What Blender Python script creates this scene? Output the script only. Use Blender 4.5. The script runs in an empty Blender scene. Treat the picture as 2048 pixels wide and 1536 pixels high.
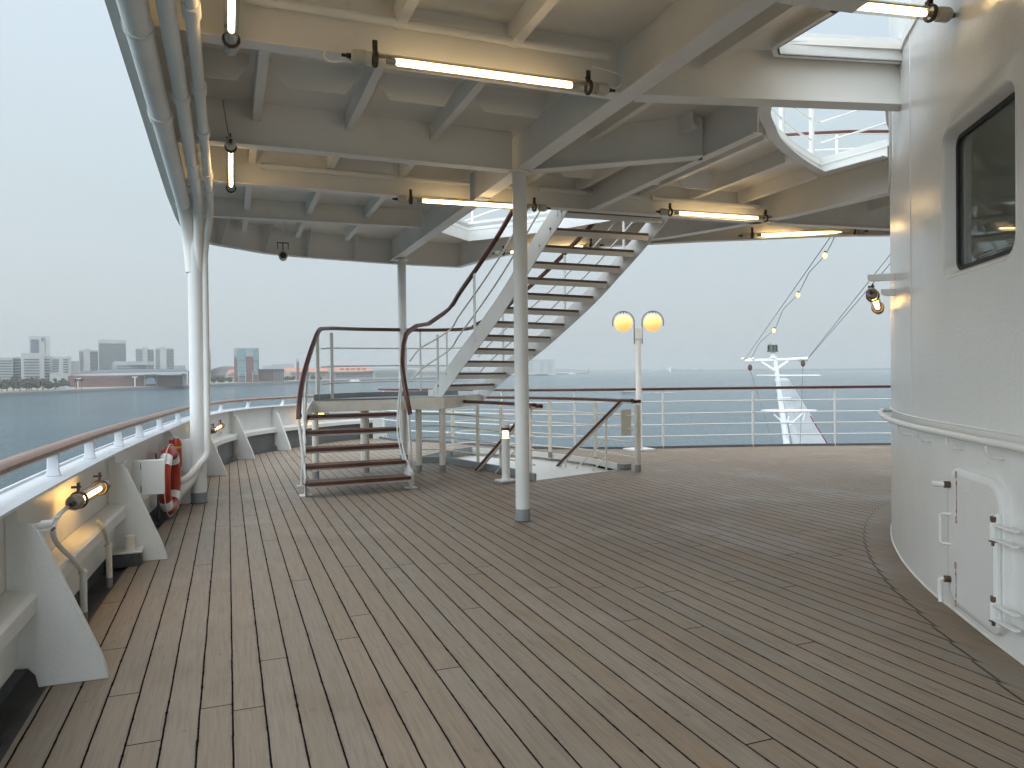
import bpy, bmesh, random
from math import *
from mathutils import Vector, Matrix
from mathutils.geometry import tessellate_polygon
random.seed(7)
S = bpy.context.scene
COL = S.collection
# ------------------------------------------------------------------ camera (deck frame: y along the planks, x to starboard, z up)
F = 1480.0; EYE = 1.45
PITCH = atan((768-752)/F); ROLL = radians(0.6); YAW = atan((1024-456)/F)
FH = Vector((sin(YAW), cos(YAW), 0)); RH = Vector((cos(YAW), -sin(YAW), 0)); UZ = Vector((0, 0, 1))
FW = FH*cos(PITCH) - UZ*sin(PITCH)
_U = FH*sin(PITCH) + UZ*cos(PITCH)
RT = RH*cos(ROLL) - _U*sin(ROLL); UP = _U*cos(ROLL) + RH*sin(ROLL)
CAM = Vector((0, 0, EYE))
def P(u, v, z=None, y=None, x=None, d=None):
    "survey helper: the point on a known plane (height, station, offset or distance) measured from the photograph"
    r = FW + RT*((u-1024)/F) + UP*((768-v)/F)
    t = (z-EYE)/r.z if z is not None else y/r.y if y is not None else x/r.x if x is not None else d
    return CAM + r*t
def seaz(y): return -17.0 + 0.0108*y      # the ship is trimmed by 0.6 degrees against the sea
cd = bpy.data.cameras.new('camera'); cam = bpy.data.objects.new('camera', cd); COL.objects.link(cam)
cam.matrix_world = Matrix(((RT.x, UP.x, -FW.x, 0), (RT.y, UP.y, -FW.y, 0), (RT.z, UP.z, -FW.z, EYE), (0, 0, 0, 1)))
cd.sensor_width = 36; cd.lens = 36*F/2048; cd.clip_start = 0.05; cd.clip_end = 60000
S.camera = cam
# ------------------------------------------------------------------ node helpers
class G:
    def __init__(s, nt): s.nt = nt
    def n(s, t, **k):
        nd = s.nt.nodes.new(t)
        for a, b in k.items(): setattr(nd, a, b)
        return nd
    def put(s, sock, v):
        if hasattr(v, 'links') or isinstance(v, bpy.types.NodeSocket): s.nt.links.new(v, sock)
        else: sock.default_value = v
    def m(s, op, a, b=0.0, c=None):
        nd = s.n('ShaderNodeMath', operation=op); s.put(nd.inputs[0], a); s.put(nd.inputs[1], b)
        if c is not None: s.put(nd.inputs[2], c)
        return nd.outputs[0]
    def mix(s, f, a, b, mode='MIX'):
        nd = s.n('ShaderNodeMix', data_type='RGBA', blend_type=mode)
        s.put(nd.inputs[0], f); s.put(nd.inputs[6], a); s.put(nd.inputs[7], b); return nd.outputs[2]
    def step(s, v, a, b):
        nd = s.n('ShaderNodeMapRange', interpolation_type='SMOOTHSTEP'); s.put(nd.inputs[0], v)
        s.put(nd.inputs[1], a); s.put(nd.inputs[2], b); return nd.outputs[0]
    def noise(s, vec, scale, det=3, rough=0.55):
        nd = s.n('ShaderNodeTexNoise'); s.put(nd.inputs['Vector'], vec); nd.inputs['Scale'].default_value = scale
        nd.inputs['Detail'].default_value = det; nd.inputs['Roughness'].default_value = rough; return nd.outputs[0]
    def wn(s, vec, dims='3D'):
        nd = s.n('ShaderNodeTexWhiteNoise', noise_dimensions=dims)
        if dims == '1D': s.put(nd.inputs['W'], vec)
        else: s.put(nd.inputs['Vector'], vec)
        return nd.outputs['Value']
    def xyz(s, x, y, z):
        nd = s.n('ShaderNodeCombineXYZ'); s.put(nd.inputs[0], x); s.put(nd.inputs[1], y); s.put(nd.inputs[2], z); return nd.outputs[0]
    def vmul(s, v, k):
        nd = s.n('ShaderNodeVectorMath', operation='MULTIPLY'); s.put(nd.inputs[0], v); nd.inputs[1].default_value = k; return nd.outputs[0]
def mat(name):
    m = bpy.data.materials.new(name); m.use_nodes = True
    b = m.node_tree.nodes['Principled BSDF']; g = G(m.node_tree)
    pos = g.n('ShaderNodeNewGeometry').outputs['Position']
    return m, g, b, pos
def c4(c): return (c[0], c[1], c[2], 1)
def paint(name, c, rough=0.4, dirt=0.10, scale=2.5, bump=0.15, c2=None, streak=0.0, metal=0.0, rust=0.0, spec=0.5):
    m, g, b, pos = mat(name)
    big = g.noise(pos, scale, 5, 0.6)
    f = g.step(big, 0.35, 0.75)
    dark = c2 or tuple(x*(1-dirt*2.2) for x in c)
    col = g.mix(f, c4(c), c4(dark))
    if streak:
        st = g.noise(g.vmul(pos, (14, 14, 0.7)), 1.0, 4, 0.6)
        col = g.mix(g.m('MULTIPLY', g.step(st, 0.52, 0.8), streak), col, c4((c[0]*0.62, c[1]*0.56, c[2]*0.46)))
    if rust:
        r1 = g.noise(pos, 9, 6, 0.7); r2 = g.noise(pos, 1.3, 2)
        fr = g.m('MULTIPLY', g.step(r1, 0.64, 0.72), g.step(r2, 0.5, 0.65))
        col = g.mix(g.m('MULTIPLY', fr, rust), col, c4((0.20, 0.085, 0.03)))
    g.put(b.inputs['Base Color'], col)
    rr = g.m('ADD', g.m('MULTIPLY', big, 0.25), rough-0.12); g.put(b.inputs['Roughness'], rr)
    b.inputs['Metallic'].default_value = metal; b.inputs['Specular IOR Level'].default_value = spec
    if bump:
        bn = g.n('ShaderNodeBump'); bn.inputs['Strength'].default_value = bump; bn.inputs['Distance'].default_value = 0.01
        nz = g.m('ADD', g.noise(pos, 45, 2), g.m('MULTIPLY', g.noise(pos, 3.2, 2), 2.2))
        g.put(bn.inputs['Height'], nz); g.put(b.inputs['Normal'], bn.outputs[0])
    return m
def emit(name, c, s):
    m, g, b, pos = mat(name)
    b.inputs['Base Color'].default_value = c4(c); b.inputs['Emission Color'].default_value = c4(c); b.inputs['Emission Strength'].default_value = s
    return m
M = {}
M['white'] = paint('white_paint', (0.72, 0.715, 0.69), 0.36, 0.04, 1.6, 0.16, streak=0.14, rust=0.3)
M['ceil'] = paint('cream_deckhead_paint', (0.82, 0.80, 0.755), 0.42, 0.05, 1.2, 0.10, rust=0.35)
M['wall'] = paint('gloss_house_paint', (0.75, 0.74, 0.715), 0.22, 0.03, 0.7, 0.16, streak=0.07, rust=0.12)
M['cap'] = paint('bulwark_cap_paint', (0.70, 0.725, 0.76), 0.3, 0.04, 2, 0.08)
M['grey'] = paint('grey_deck_paint', (0.255, 0.27, 0.28), 0.5, 0.10, 4, 0.2)
M['gutter'] = paint('dark_gutter_paint', (0.075, 0.075, 0.08), 0.45, 0.15, 3, 0.2)
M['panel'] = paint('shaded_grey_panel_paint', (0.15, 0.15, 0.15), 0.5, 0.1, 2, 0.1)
M['kick'] = paint('dark_kick_plate', (0.13, 0.14, 0.15), 0.5, 0.1, 3, 0.1)
M['steel'] = paint('lamp_clamp_bronze', (0.10, 0.08, 0.06), 0.4, 0.15, 12, 0.1, metal=0.7)
M['black'] = paint('black_rubber', (0.012, 0.012, 0.014), 0.5, 0.1, 8, 0.1)
M['browncap'] = paint('aged_lamp_cap', (0.24, 0.205, 0.155), 0.3, 0.15, 9, 0.1, metal=0.3)
M['fitting'] = paint('lamp_end_plastic', (0.55, 0.52, 0.43), 0.35, 0.1, 6, 0.05)
M['cream'] = paint('cream_rail_paint', (0.72, 0.68, 0.60), 0.4, 0.06, 5, 0.1, streak=0.15)
M['orange'] = paint('orange_buoy_vinyl', (0.42, 0.030, 0.009), 0.35, 0.12, 6, 0.15)
M['reflect'] = paint('silver_reflective_tape', (0.93, 0.95, 0.97), 0.25, 0.02, 9, 0.1)
M['redpaint'] = paint('red_marking_paint', (0.40, 0.03, 0.05), 0.5, 0.1, 9, 0.05)
M['rustbolt'] = paint('rusty_bolt', (0.13, 0.07, 0.04), 0.6, 0.3, 40, 0.3)
M['rope'] = paint('grey_wire_rope', (0.16, 0.16, 0.17), 0.6, 0.1, 20, 0.2)
M['inside'] = paint('dim_interior_lining', (0.16, 0.16, 0.15), 0.6, 0.1, 2, 0.0)
M['mast'] = paint('mast_paint', (0.78, 0.78, 0.78), 0.4, 0.06, 1.5, 0.05)
M['tube'] = emit('lit_fluorescent_tube', (1.0, 0.72, 0.37), 13.0)
M['tubedim'] = emit('lit_lantern_glass', (1.0, 0.60, 0.20), 16.0)
M['globe'] = emit('lit_globe_glass', (1.0, 0.62, 0.2), 0.62)
M['bulb'] = emit('lit_festoon_bulb', (1.0, 0.66, 0.22), 2.0)
def glassmat():
    m, g, b, pos = mat('clear_lamp_sleeve')
    b.inputs['Base Color'].default_value = (0.95, 0.93, 0.88, 1); b.inputs['Roughness'].default_value = 0.08
    b.inputs['Transmission Weight'].default_value = 1.0; b.inputs['IOR'].default_value = 1.05
    return m
M['sleeve'] = glassmat()
def winglass():
    m, g, b, pos = mat('tinted_window_glass')
    b.inputs['Base Color'].default_value = (0.085, 0.105, 0.09, 1); b.inputs['Roughness'].default_value = 0.03
    b.inputs['Specular IOR Level'].default_value = 0.9
    return m
M['glass'] = winglass()
def woodrail(name, c, c2, rough):
    m, g, b, pos = mat(name)
    n1 = g.noise(g.vmul(pos, (40, 40, 40)), 1, 4); n2 = g.noise(pos, 3, 3)
    col = g.mix(g.step(n1, 0.35, 0.7), c4(c), c4(c2)); col = g.mix(g.m('MULTIPLY', g.step(n2, 0.4, 0.75), 0.5), col, c4(tuple(x*1.7 for x in c)))
    g.put(b.inputs['Base Color'], col); g.put(b.inputs['Roughness'], g.m('ADD', g.m('MULTIPLY', n2, 0.3), rough-0.15))
    bn = g.n('ShaderNodeBump'); bn.inputs['Strength'].default_value = 0.15; bn.inputs['Distance'].default_value = 0.004
    g.put(bn.inputs['Height'], n1); g.put(b.inputs['Normal'], bn.outputs[0])
    return m
M['rail'] = woodrail('varnished_handrail_wood', (0.085, 0.026, 0.016), (0.055, 0.016, 0.011), 0.35)
M['railworn'] = woodrail('weathered_handrail_wood', (0.24, 0.145, 0.11), (0.16, 0.085, 0.062), 0.4)
M['tread'] = woodrail('stair_tread_wood', (0.17, 0.115, 0.082), (0.10, 0.062, 0.042), 0.5)
def teak(name, plank=True):
    m, g, b, pos = mat(name)
    sp = g.n('ShaderNodeSeparateXYZ'); g.put(sp.inputs[0], pos); X, Y = sp.outputs[0], sp.outputs[1]
    W, L = 0.1335, 4.3
    wob = g.m('MULTIPLY', g.m('SUBTRACT', g.noise(g.vmul(pos, (2, 1.3, 1)), 3.0, 4, 0.7), 0.5), 0.008)
    px = g.m('DIVIDE', g.m('ADD', X, wob), W); ix = g.m('FLOOR', px); fx = g.m('FRACT', px)
    r1 = g.wn(ix, '1D')
    py = g.m('DIVIDE', g.m('ADD', Y, g.m('MULTIPLY', r1, 31.0)), L); iy = g.m('FLOOR', py); fy = g.m('FRACT', py)
    pid = g.xyz(ix, iy, 3.0); rp = g.wn(pid); rq = g.wn(g.xyz(iy, ix, 9.0))
    ex = g.m('MULTIPLY', g.m('MINIMUM', fx, g.m('SUBTRACT', 1.0, fx)), W)
    ey = g.m('MULTIPLY', g.m('MINIMUM', fy, g.m('SUBTRACT', 1.0, fy)), L)
    sw = g.m('ADD', 0.0036, g.m('MULTIPLY', g.step(g.noise(g.vmul(pos, (1, 6, 1)), 2.2, 5, 0.75), 0.5, 0.8), 0.0042))
    seam = g.m('SUBTRACT', 1.0, g.step(ex, g.m('MULTIPLY', sw, 0.75), g.m('MULTIPLY', sw, 1.35)))
    butt = g.m('SUBTRACT', 1.0, g.step(ey, 0.0024, 0.0042))
    if plank: mask = g.m('MAXIMUM', seam, butt)
    else: mask = g.m('MULTIPLY', butt, 0.0)
    gv = g.n('ShaderNodeVectorMath', operation='ADD'); g.put(gv.inputs[0], g.vmul(pos, (62, 2.6, 1))); g.put(gv.inputs[1], g.xyz(g.m('MULTIPLY', rp, 90), g.m('MULTIPLY', rq, 50), 0))
    grain = g.noise(gv.outputs[0], 1.0, 7, 0.68)
    gv2 = g.n('ShaderNodeVectorMath', operation='ADD'); g.put(gv2.inputs[0], g.vmul(pos, (190, 5.5, 1))); g.put(gv2.inputs[1], g.xyz(g.m('MULTIPLY', rq, 90), 0, 0))
    fine = g.noise(gv2.outputs[0], 1.0, 4, 0.7)
    cl = g.mix(rp, c4((0.266, 0.212, 0.160)), c4((0.242, 0.168, 0.104)))
    cl = g.mix(g.m('MULTIPLY', g.step(rq, 0.78, 1.0), 0.45), cl, c4((0.272, 0.185, 0.115)))
    cl = g.mix(g.m('MULTIPLY', g.step(g.wn(g.xyz(ix, iy, 17.0)), 0.7, 1.0), 0.6), cl, c4((0.212, 0.184, 0.149)))
    cl = g.mix(g.m('MULTIPLY', g.step(grain, 0.40, 0.72), 0.66), cl, c4((0.125, 0.090, 0.060)))
    cl = g.mix(g.m('MULTIPLY', g.step(fine, 0.48, 0.75), 0.55), cl, c4((0.360, 0.302, 0.236)))
    # greyer timber by the ship's side; browner timber near the house
    wear = g.noise(pos, 0.42, 4, 0.6); side = g.step(g.m('SUBTRACT', X, g.m('MULTIPLY', Y, 0.25)), -1.2, 2.6)
    cl = g.mix(g.m('MULTIPLY', g.m('SUBTRACT', 1.0, side), 0.42), cl, c4((0.257, 0.225, 0.186)))
    cl = g.mix(g.m('MULTIPLY', g.step(g.m('ADD', wear, g.m('MULTIPLY', side, 0.16)), 0.5, 0.78), 0.5), cl, c4((0.162, 0.108, 0.063)))
    st = g.noise(pos, 1.7, 6, 0.72)
    cl = g.mix(g.m('MULTIPLY', g.step(st, 0.56, 0.74), 0.35), cl, c4((0.131, 0.101, 0.078)))
    ob = g.m('MULTIPLY', g.step(g.noise(g.vmul(pos, (3.2, 0.9, 1)), 1.6, 3), 0.62, 0.75), 0.34)
    cl = g.mix(ob, cl, c4((0.279, 0.152, 0.074)))
    # grime beside the caulking, and drying cracks in some boards
    grime = g.m('MULTIPLY', g.m('SUBTRACT', 1.0, g.step(ex, 0.002, 0.022)), g.step(g.noise(g.vmul(pos, (1, 1.5, 1)), 2.6, 4, 0.7), 0.38, 0.68))
    cl = g.mix(g.m('MULTIPLY', grime, 0.42), cl, c4((0.10, 0.078, 0.062)))
    cv = g.n('ShaderNodeVectorMath', operation='ADD'); g.put(cv.inputs[0], g.vmul(pos, (150, 1.1, 1))); g.put(cv.inputs[1], g.xyz(g.m('MULTIPLY', rp, 70), g.m('MULTIPLY', rq, 40), 0))
    crack = g.m('MULTIPLY', g.step(g.noise(cv.outputs[0], 1.0, 3, 0.6), 0.66, 0.72), g.step(g.wn(g.xyz(ix, iy, 23.0)), 0.45, 0.8))
    cl = g.mix(g.m('MULTIPLY', crack, 0.6), cl, c4((0.055, 0.040, 0.030)))
    # wooden plugs over the bolts
    ky = g.m('DIVIDE', g.m('ADD', Y, g.m('MULTIPLY', rq, 0.7)), 0.62); fk = g.m('MULTIPLY', g.m('SUBTRACT', g.m('FRACT', ky), 0.5), 0.62)
    fxx = g.m('MULTIPLY', g.m('SUBTRACT', fx, g.m('ADD', 0.36, g.m('MULTIPLY', g.wn(g.xyz(ix, g.m('FLOOR', ky), 1.0)), 0.28))), W)
    rad = g.m('SQRT', g.m('ADD', g.m('MULTIPLY', fxx, fxx), g.m('MULTIPLY', fk, fk)))
    plug = g.m('SUBTRACT', 1.0, g.step(rad, 0.0095, 0.0115)); ring = g.m('SUBTRACT', 1.0, g.step(g.m('ABSOLUTE', g.m('SUBTRACT', rad, 0.0105)), 0.0006, 0.0016))
    has = g.step(g.wn(g.xyz(ix, g.m('FLOOR', ky), 5.0)), 0.55, 0.56)
    cl = g.mix(g.m('MULTIPLY', g.m('MULTIPLY', plug, has), 0.35), cl, c4((0.167, 0.125, 0.095)))
    cl = g.mix(g.m('MULTIPLY', g.m('MULTIPLY', ring, has), 0.55), cl, c4((0.079, 0.059, 0.046)))
    cl = g.mix(g.m('MULTIPLY', mask, 0.97), cl, c4((0.007, 0.005, 0.008)))
    g.put(b.inputs['Base Color'], cl)
    g.put(b.inputs['Roughness'], g.m('ADD', g.m('SUBTRACT', g.m('ADD', 0.43, g.m('MULTIPLY', grain, 0.28)), g.m('MULTIPLY', g.step(g.noise(pos, 0.8, 4, 0.65), 0.5, 0.7), 0.14)), g.m('MULTIPLY', mask, 0.3)))
    g.put(b.inputs['Specular IOR Level'], g.m('MULTIPLY', g.m('SUBTRACT', 1.0, mask), 0.42))
    h = g.m('SUBTRACT', g.m('ADD', g.m('MULTIPLY', grain, 0.25), g.m('MULTIPLY', fine, 0.2)), g.m('MULTIPLY', mask, 0.9))
    h = g.m('ADD', h, g.m('MULTIPLY', rp, 0.25))
    bn = g.n('ShaderNodeBump'); bn.inputs['Strength'].default_value = 0.8; bn.inputs['Distance'].default_value = 0.004
    g.put(bn.inputs['Height'], h); g.put(b.inputs['Normal'], bn.outputs[0])
    return m
M['teak'] = teak('laid_teak_planks'); M['margin'] = teak('teak_margin_board', False)
M['caulk'] = paint('black_deck_caulk', (0.014, 0.011, 0.014), 0.5, 0.1, 8, 0.0)
# ------------------------------------------------------------------ mesh helpers
def world_of(o):
    w = o.matrix_basis.copy()
    return world_of(o.parent) @ o.matrix_parent_inverse @ w if o.parent else w
class MB:
    def __init__(s): s.v = []; s.f = []; s.mi = []; s.cur = 0
    def add(s, vs, fs):
        o = len(s.v); s.v += [tuple(v) for v in vs]
        for f in fs: s.f.append([o+i for i in f]); s.mi.append(s.cur)
        return s
    def box(s, c, sz, rz=0.0, basis=None):
        c = Vector(c); hx, hy, hz = [a/2 for a in sz]
        if basis is None:
            bx = Vector((cos(rz), sin(rz), 0)); by = Vector((-sin(rz), cos(rz), 0)); bz = UZ
        else: bx, by, bz = basis
        vs = [c+bx*(hx*i)+by*(hy*j)+bz*(hz*k) for k in (-1, 1) for j in (-1, 1) for i in (-1, 1)]
        return s.add(vs, [(0, 2, 3, 1), (4, 5, 7, 6), (0, 1, 5, 4), (2, 6, 7, 3), (0, 4, 6, 2), (1, 3, 7, 5)])
    def bar(s, a, b, w, h, up=UZ):
        "rectangular bar from a to b, w across, h along up"
        a = Vector(a); b = Vector(b); t = (b-a); L = t.length; t = t/L
        n = t.cross(Vector(up)); n = n.normalized() if n.length > 1e-5 else Vector((1, 0, 0)); q = n.cross(t)
        return s.box((a+b)/2, (w, L, h), basis=(n, t, q))
    def sweep(s, pts, prof, up=UZ, closed=False, cap=True, scales=None):
        "sweep a profile [(across, up)] along pts"
        pts = [Vector(p) for p in pts]; n = len(pts); m = len(prof); vs = []
        for i, p in enumerate(pts):
            if closed: t = (pts[(i+1) % n]-pts[i]).normalized() + (pts[i]-pts[i-1]).normalized()
            elif i == 0: t = pts[1]-pts[0]
            elif i == n-1: t = pts[-1]-pts[-2]
            else: t = (pts[i+1]-pts[i]).normalized()+(pts[i]-pts[i-1]).normalized()
            t.normalize(); a = t.cross(Vector(up)); a = a.normalized() if a.length > 1e-4 else Vector((1, 0, 0))
            q = a.cross(t).normalized(); k = 1.0
            if 0 < i < n-1 and not closed:
                t1 = (pts[i+1]-pts[i]).normalized(); cs = max(0.4, t1.dot(t)); k = 1/cs
            sc = scales[i] if scales else 1
            for (x, y) in prof: vs.append(p + a*(x*k*sc) + q*(y*sc))
        fs = []
        for i in range(n if closed else n-1):
            j = (i+1) % n
            for e in range(m):
                g_ = (e+1) % m; fs.append((i*m+e, i*m+g_, j*m+g_, j*m+e))
        if cap and not closed: fs += [tuple(range(m))[::-1], tuple((n-1)*m+e for e in range(m))]
        return s.add(vs, fs)
    def tube(s, pts, r, seg=10, closed=False, cap=True, scales=None):
        pts = [Vector(p) for p in pts]; n = len(pts); vs = []
        T_ = [((pts[(i+1) % n]-pts[i-1]) if closed or 0 < i < n-1 else (pts[1]-pts[0] if i == 0 else pts[-1]-pts[-2])).normalized() for i in range(n)]
        a = T_[0].orthogonal().normalized()
        for i in range(n):     # parallel transport, so upright runs do not twist
            a = (a-T_[i]*a.dot(T_[i])); a = a.normalized() if a.length > 1e-5 else T_[i].orthogonal().normalized(); b = T_[i].cross(a); q = r*(scales[i] if scales else 1)
            vs += [pts[i]+a*(q*cos(2*pi*k/seg))+b*(q*sin(2*pi*k/seg)) for k in range(seg)]
        fs = [(i*seg+e, i*seg+(e+1) % seg, ((i+1) % n)*seg+(e+1) % seg, ((i+1) % n)*seg+e) for i in range(n if closed else n-1) for e in range(seg)]
        if cap and not closed: fs += [tuple(range(seg))[::-1], tuple((n-1)*seg+e for e in range(seg))]
        return s.add(vs, fs)
    def _old(s, pts, r, seg=10, closed=False, cap=True, scales=None):
        return s.sweep(pts, [(r*cos(2*pi*i/seg), r*sin(2*pi*i/seg)) for i in range(seg)], closed=closed, cap=cap, scales=scales)
    def cyl(s, a, b, r, seg=16, r2=None):
        return s.tube([a, b], r, seg, scales=[1, (r2/r) if r2 else 1])
    def lathe(s, c, prof, seg=24, axis=None):
        "prof = [(radius, along)] about axis at c"
        c = Vector(c); z = Vector(axis).normalized() if axis else UZ
        a = z.orthogonal().normalized() if axis else Vector((1, 0, 0)); b = z.cross(a)
        vs = []; m = len(prof)
        for (r, h) in prof:
            for i in range(seg): vs.append(c+z*h+a*(r*cos(2*pi*i/seg))+b*(r*sin(2*pi*i/seg)))
        fs = [(k*seg+i, k*seg+(i+1) % seg, (k+1)*seg+(i+1) % seg, (k+1)*seg+i) for k in range(m-1) for i in range(seg)]
        fs += [tuple(range(seg))[::-1], tuple((m-1)*seg+i for i in range(seg))]
        return s.add(vs, fs)
    def ball(s, c, r, seg=20, rings=12, sq=(1, 1, 1)):
        c = Vector(c); vs = []; fs = []
        for k in range(rings+1):
            th = pi*k/rings
            for i in range(seg):
                ph = 2*pi*i/seg; vs.append(c+Vector((r*sq[0]*sin(th)*cos(ph), r*sq[1]*sin(th)*sin(ph), r*sq[2]*cos(th))))
        for k in range(rings):
            for i in range(seg): fs.append((k*seg+i, (k+1)*seg+i, (k+1)*seg+(i+1) % seg, k*seg+(i+1) % seg))
        return s.add(vs, fs)
    def torus(s, c, R, r, ax, seg=40, sec=14, sx=1.0):
        c = Vector(c); z = Vector(ax).normalized(); a = z.orthogonal().normalized(); b = z.cross(a); vs = []; fs = []
        for i in range(seg):
            t = 2*pi*i/seg; d = a*cos(t)+b*sin(t)
            for j in range(sec):
                q = 2*pi*j/sec; vs.append(c+d*(R+r*cos(q))+z*(r*sin(q)*sx))
        for i in range(seg):
            for j in range(sec): fs.append((i*sec+j, ((i+1) % seg)*sec+j, ((i+1) % seg)*sec+(j+1) % sec, i*sec+(j+1) % sec))
        return s.add(vs, fs)
    def prism(s, poly, z0, z1, holes=()):
        loops = [[Vector((p[0], p[1], 0)) for p in poly]]+[[Vector((p[0], p[1], 0)) for p in h] for h in holes]
        flat = [p for l in loops for p in l]; tri = tessellate_polygon(loops)
        n = len(flat); vs = [(p.x, p.y, z0) for p in flat]+[(p.x, p.y, z1) for p in flat]; fs = []
        for t in tri:
            a, b, c = [flat[i] for i in t]; ccw = (b-a).cross(c-a).z > 0
            t = t if ccw else t[::-1]
            fs.append(tuple(i+n for i in t)); fs.append(tuple(t[::-1]))
        o = 0
        for l in loops:
            k = len(l)
            for i in range(k): fs.append((o+i, o+(i+1) % k, n+o+(i+1) % k, n+o+i))
            o += k
        return s.add(vs, fs)
    def extrude(s, pts3, vec):
        "flat outline of 3-D points pushed by vec"
        pts = [Vector(p) for p in pts3]; v = Vector(vec); n = len(pts)
        vs = pts+[p+v for p in pts]
        return s.add(vs, [tuple(range(n))[::-1], tuple(range(n, 2*n))]+[(i, (i+1) % n, n+(i+1) % n, n+i) for i in range(n)])
    def build(s, name, m, parent=None, smooth=True, bev=0.0, ang=35):
        me = bpy.data.meshes.new(name); me.from_pydata(s.v, [], s.f)
        ms = m if isinstance(m, (list, tuple)) else [m]
        for x in ms: me.materials.append(x)
        if len(ms) > 1:
            for p, i in zip(me.polygons, s.mi): p.material_index = i
        b = bmesh.new(); b.from_mesh(me); bmesh.ops.recalc_face_normals(b, faces=b.faces); b.to_mesh(me); b.free()
        if smooth:
            for p in me.polygons: p.use_smooth = True
            me.set_sharp_from_angle(angle=radians(ang))
        o = bpy.data.objects.new(name, me); COL.objects.link(o)
        if bev:
            md = o.modifiers.new('bevel', 'BEVEL'); md.width = bev; md.segments = 2; md.limit_method = 'ANGLE'; md.angle_limit = radians(40)
        if parent is not None:
            o.parent = parent
            o.matrix_parent_inverse = world_of(parent).inverted()
        return o
def tag(o, label, cat, group=None, kind=None):
    if label: o['label'] = label
    if cat: o['category'] = cat
    if group: o['group'] = group
    if kind: o['kind'] = kind
    return o
def thing(name, loc, label, cat, group=None, rz=0.0):
    o = bpy.data.objects.new(name, None); COL.objects.link(o); o.location = loc; o.rotation_euler = (0, 0, rz)
    o.empty_display_size = 0.2
    return tag(o, label, cat, group)
def kids(o): return [c for c in list(COL.objects) if c.parent == o]
def dup(root, loc, rz, label):
    "copy a thing with its parts and sub-parts"
    r = root.copy(); COL.objects.link(r); r.location = loc; r.rotation_euler = (0, 0, rz); r['label'] = label
    for c in kids(root):
        k = c.copy(); COL.objects.link(k); k.parent = r
        for d in kids(c):
            e = d.copy(); COL.objects.link(e); e.parent = k
    return r
def spline(pts, n=8):
    "Catmull-Rom through pts"
    p = [Vector(q) for q in pts]; p = [p[0]*2-p[1]]+p+[p[-1]*2-p[-2]]; out = []
    for i in range(1, len(p)-2):
        for k in range(n):
            t = k/n; a, b, c, d = p[i-1], p[i], p[i+1], p[i+2]
            out.append(0.5*((2*b)+(c-a)*t+(2*a-5*b+4*c-d)*t*t+(3*b-a-3*c+d)*t**3))
    out.append(p[-2]); return out
def offset(path, o):
    "2-D path moved o to the right of its direction"
    r = []
    for i, p in enumerate(path):
        a = path[max(0, i-1)]; b = path[min(len(path)-1, i+1)]; t = Vector((b[0]-a[0], b[1]-a[1])).normalized()
        r.append(Vector((p[0]+t.y*o, p[1]-t.x*o, p[2] if len(p) > 2 else 0)))
    return r
def along(path, s):
    "point and direction at arc length s"
    acc = 0
    for a, b in zip(path, path[1:]):
        a = Vector(a); b = Vector(b); L = (b-a).length
        if acc+L >= s or b is path[-1]:
            return a+(b-a)*((s-acc)/L), (b-a).normalized()
        acc += L
    return Vector(path[-1]), (Vector(path[-1])-Vector(path[-2])).normalized()
def plen(path): return sum((Vector(b)-Vector(a)).length for a, b in zip(path, path[1:]))
def zup(path, z): return [Vector((p[0], p[1], z)) for p in path]
def sleeve_mat():
    m = bpy.data.materials.new('clear_lamp_tube'); m.use_nodes = True; nt = m.node_tree; g = G(nt)
    out = nt.nodes['Material Output']; nt.nodes.remove(nt.nodes['Principled BSDF'])
    tr = g.n('ShaderNodeBsdfTransparent'); tr.inputs[0].default_value = (0.9, 0.88, 0.82, 1)
    gl = g.n('ShaderNodeBsdfGlossy'); gl.inputs['Roughness'].default_value = 0.08
    lw = g.n('ShaderNodeLayerWeight'); lw.inputs[0].default_value = 0.35
    mx = g.n('ShaderNodeMixShader'); g.put(mx.inputs[0], g.m('ADD', g.m('MULTIPLY', lw.outputs['Facing'], 0.45), 0.05)); g.put(mx.inputs[1], tr.outputs[0]); g.put(mx.inputs[2], gl.outputs[0])
    g.put(out.inputs[0], mx.outputs[0]); return m
M['sleeve'] = sleeve_mat()
# ------------------------------------------------------------------ plan lines (metres on the deck)
BW = spline([(-1.05, -5, 0), (-1.05, -2, 0), (-1.03, 0.5, 0), (-1.0, 2.6, 0), (-0.985, 4.05, 0), (-0.96, 5.1, 0), (-0.905, 6.5, 0), (-0.77, 8.56, 0), (-0.56, 11.2, 0), (-0.30, 12.9, 0), (-0.05, 14.0, 0), (0.35, 15.05, 0), (0.9, 15.85, 0), (1.55, 16.6, 0), (2.3, 17.35, 0), (2.9, 17.75, 0), (3.35, 17.95, 0)], 6)
RAILP = spline([(3.36, 17.55, 0), (3.55, 16.75, 0), (4.3, 15.85, 0), (4.95, 14.6, 0), (5.55, 13.65, 0), (6.5, 13.05, 0), (7.7, 12.55, 0), (9.66, 12.02, 0), (12.2, 11.05, 0), (15, 9.9, 0)], 6)
HOUSE = [(2.6, -6), (2.62, -3), (2.7, -1), (2.85, 0.4), (3.05, 1.25), (3.3, 1.9)] + [(3.636, 2.486), (3.788, 2.747), (3.936, 2.983), (4.098, 3.238), (4.263, 3.504), (4.437, 3.747), (4.663, 4.039), (4.932, 4.353), (5.397, 4.837), (6.0, 5.36), (6.7, 5.85), (7.6, 6.3), (8.7, 6.62), (10.2, 6.85), (13.5, 6.9)]
HOUSE = spline([(a, b, 0) for a, b in HOUSE], 5)
gut = offset(BW, 0.165)
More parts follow.
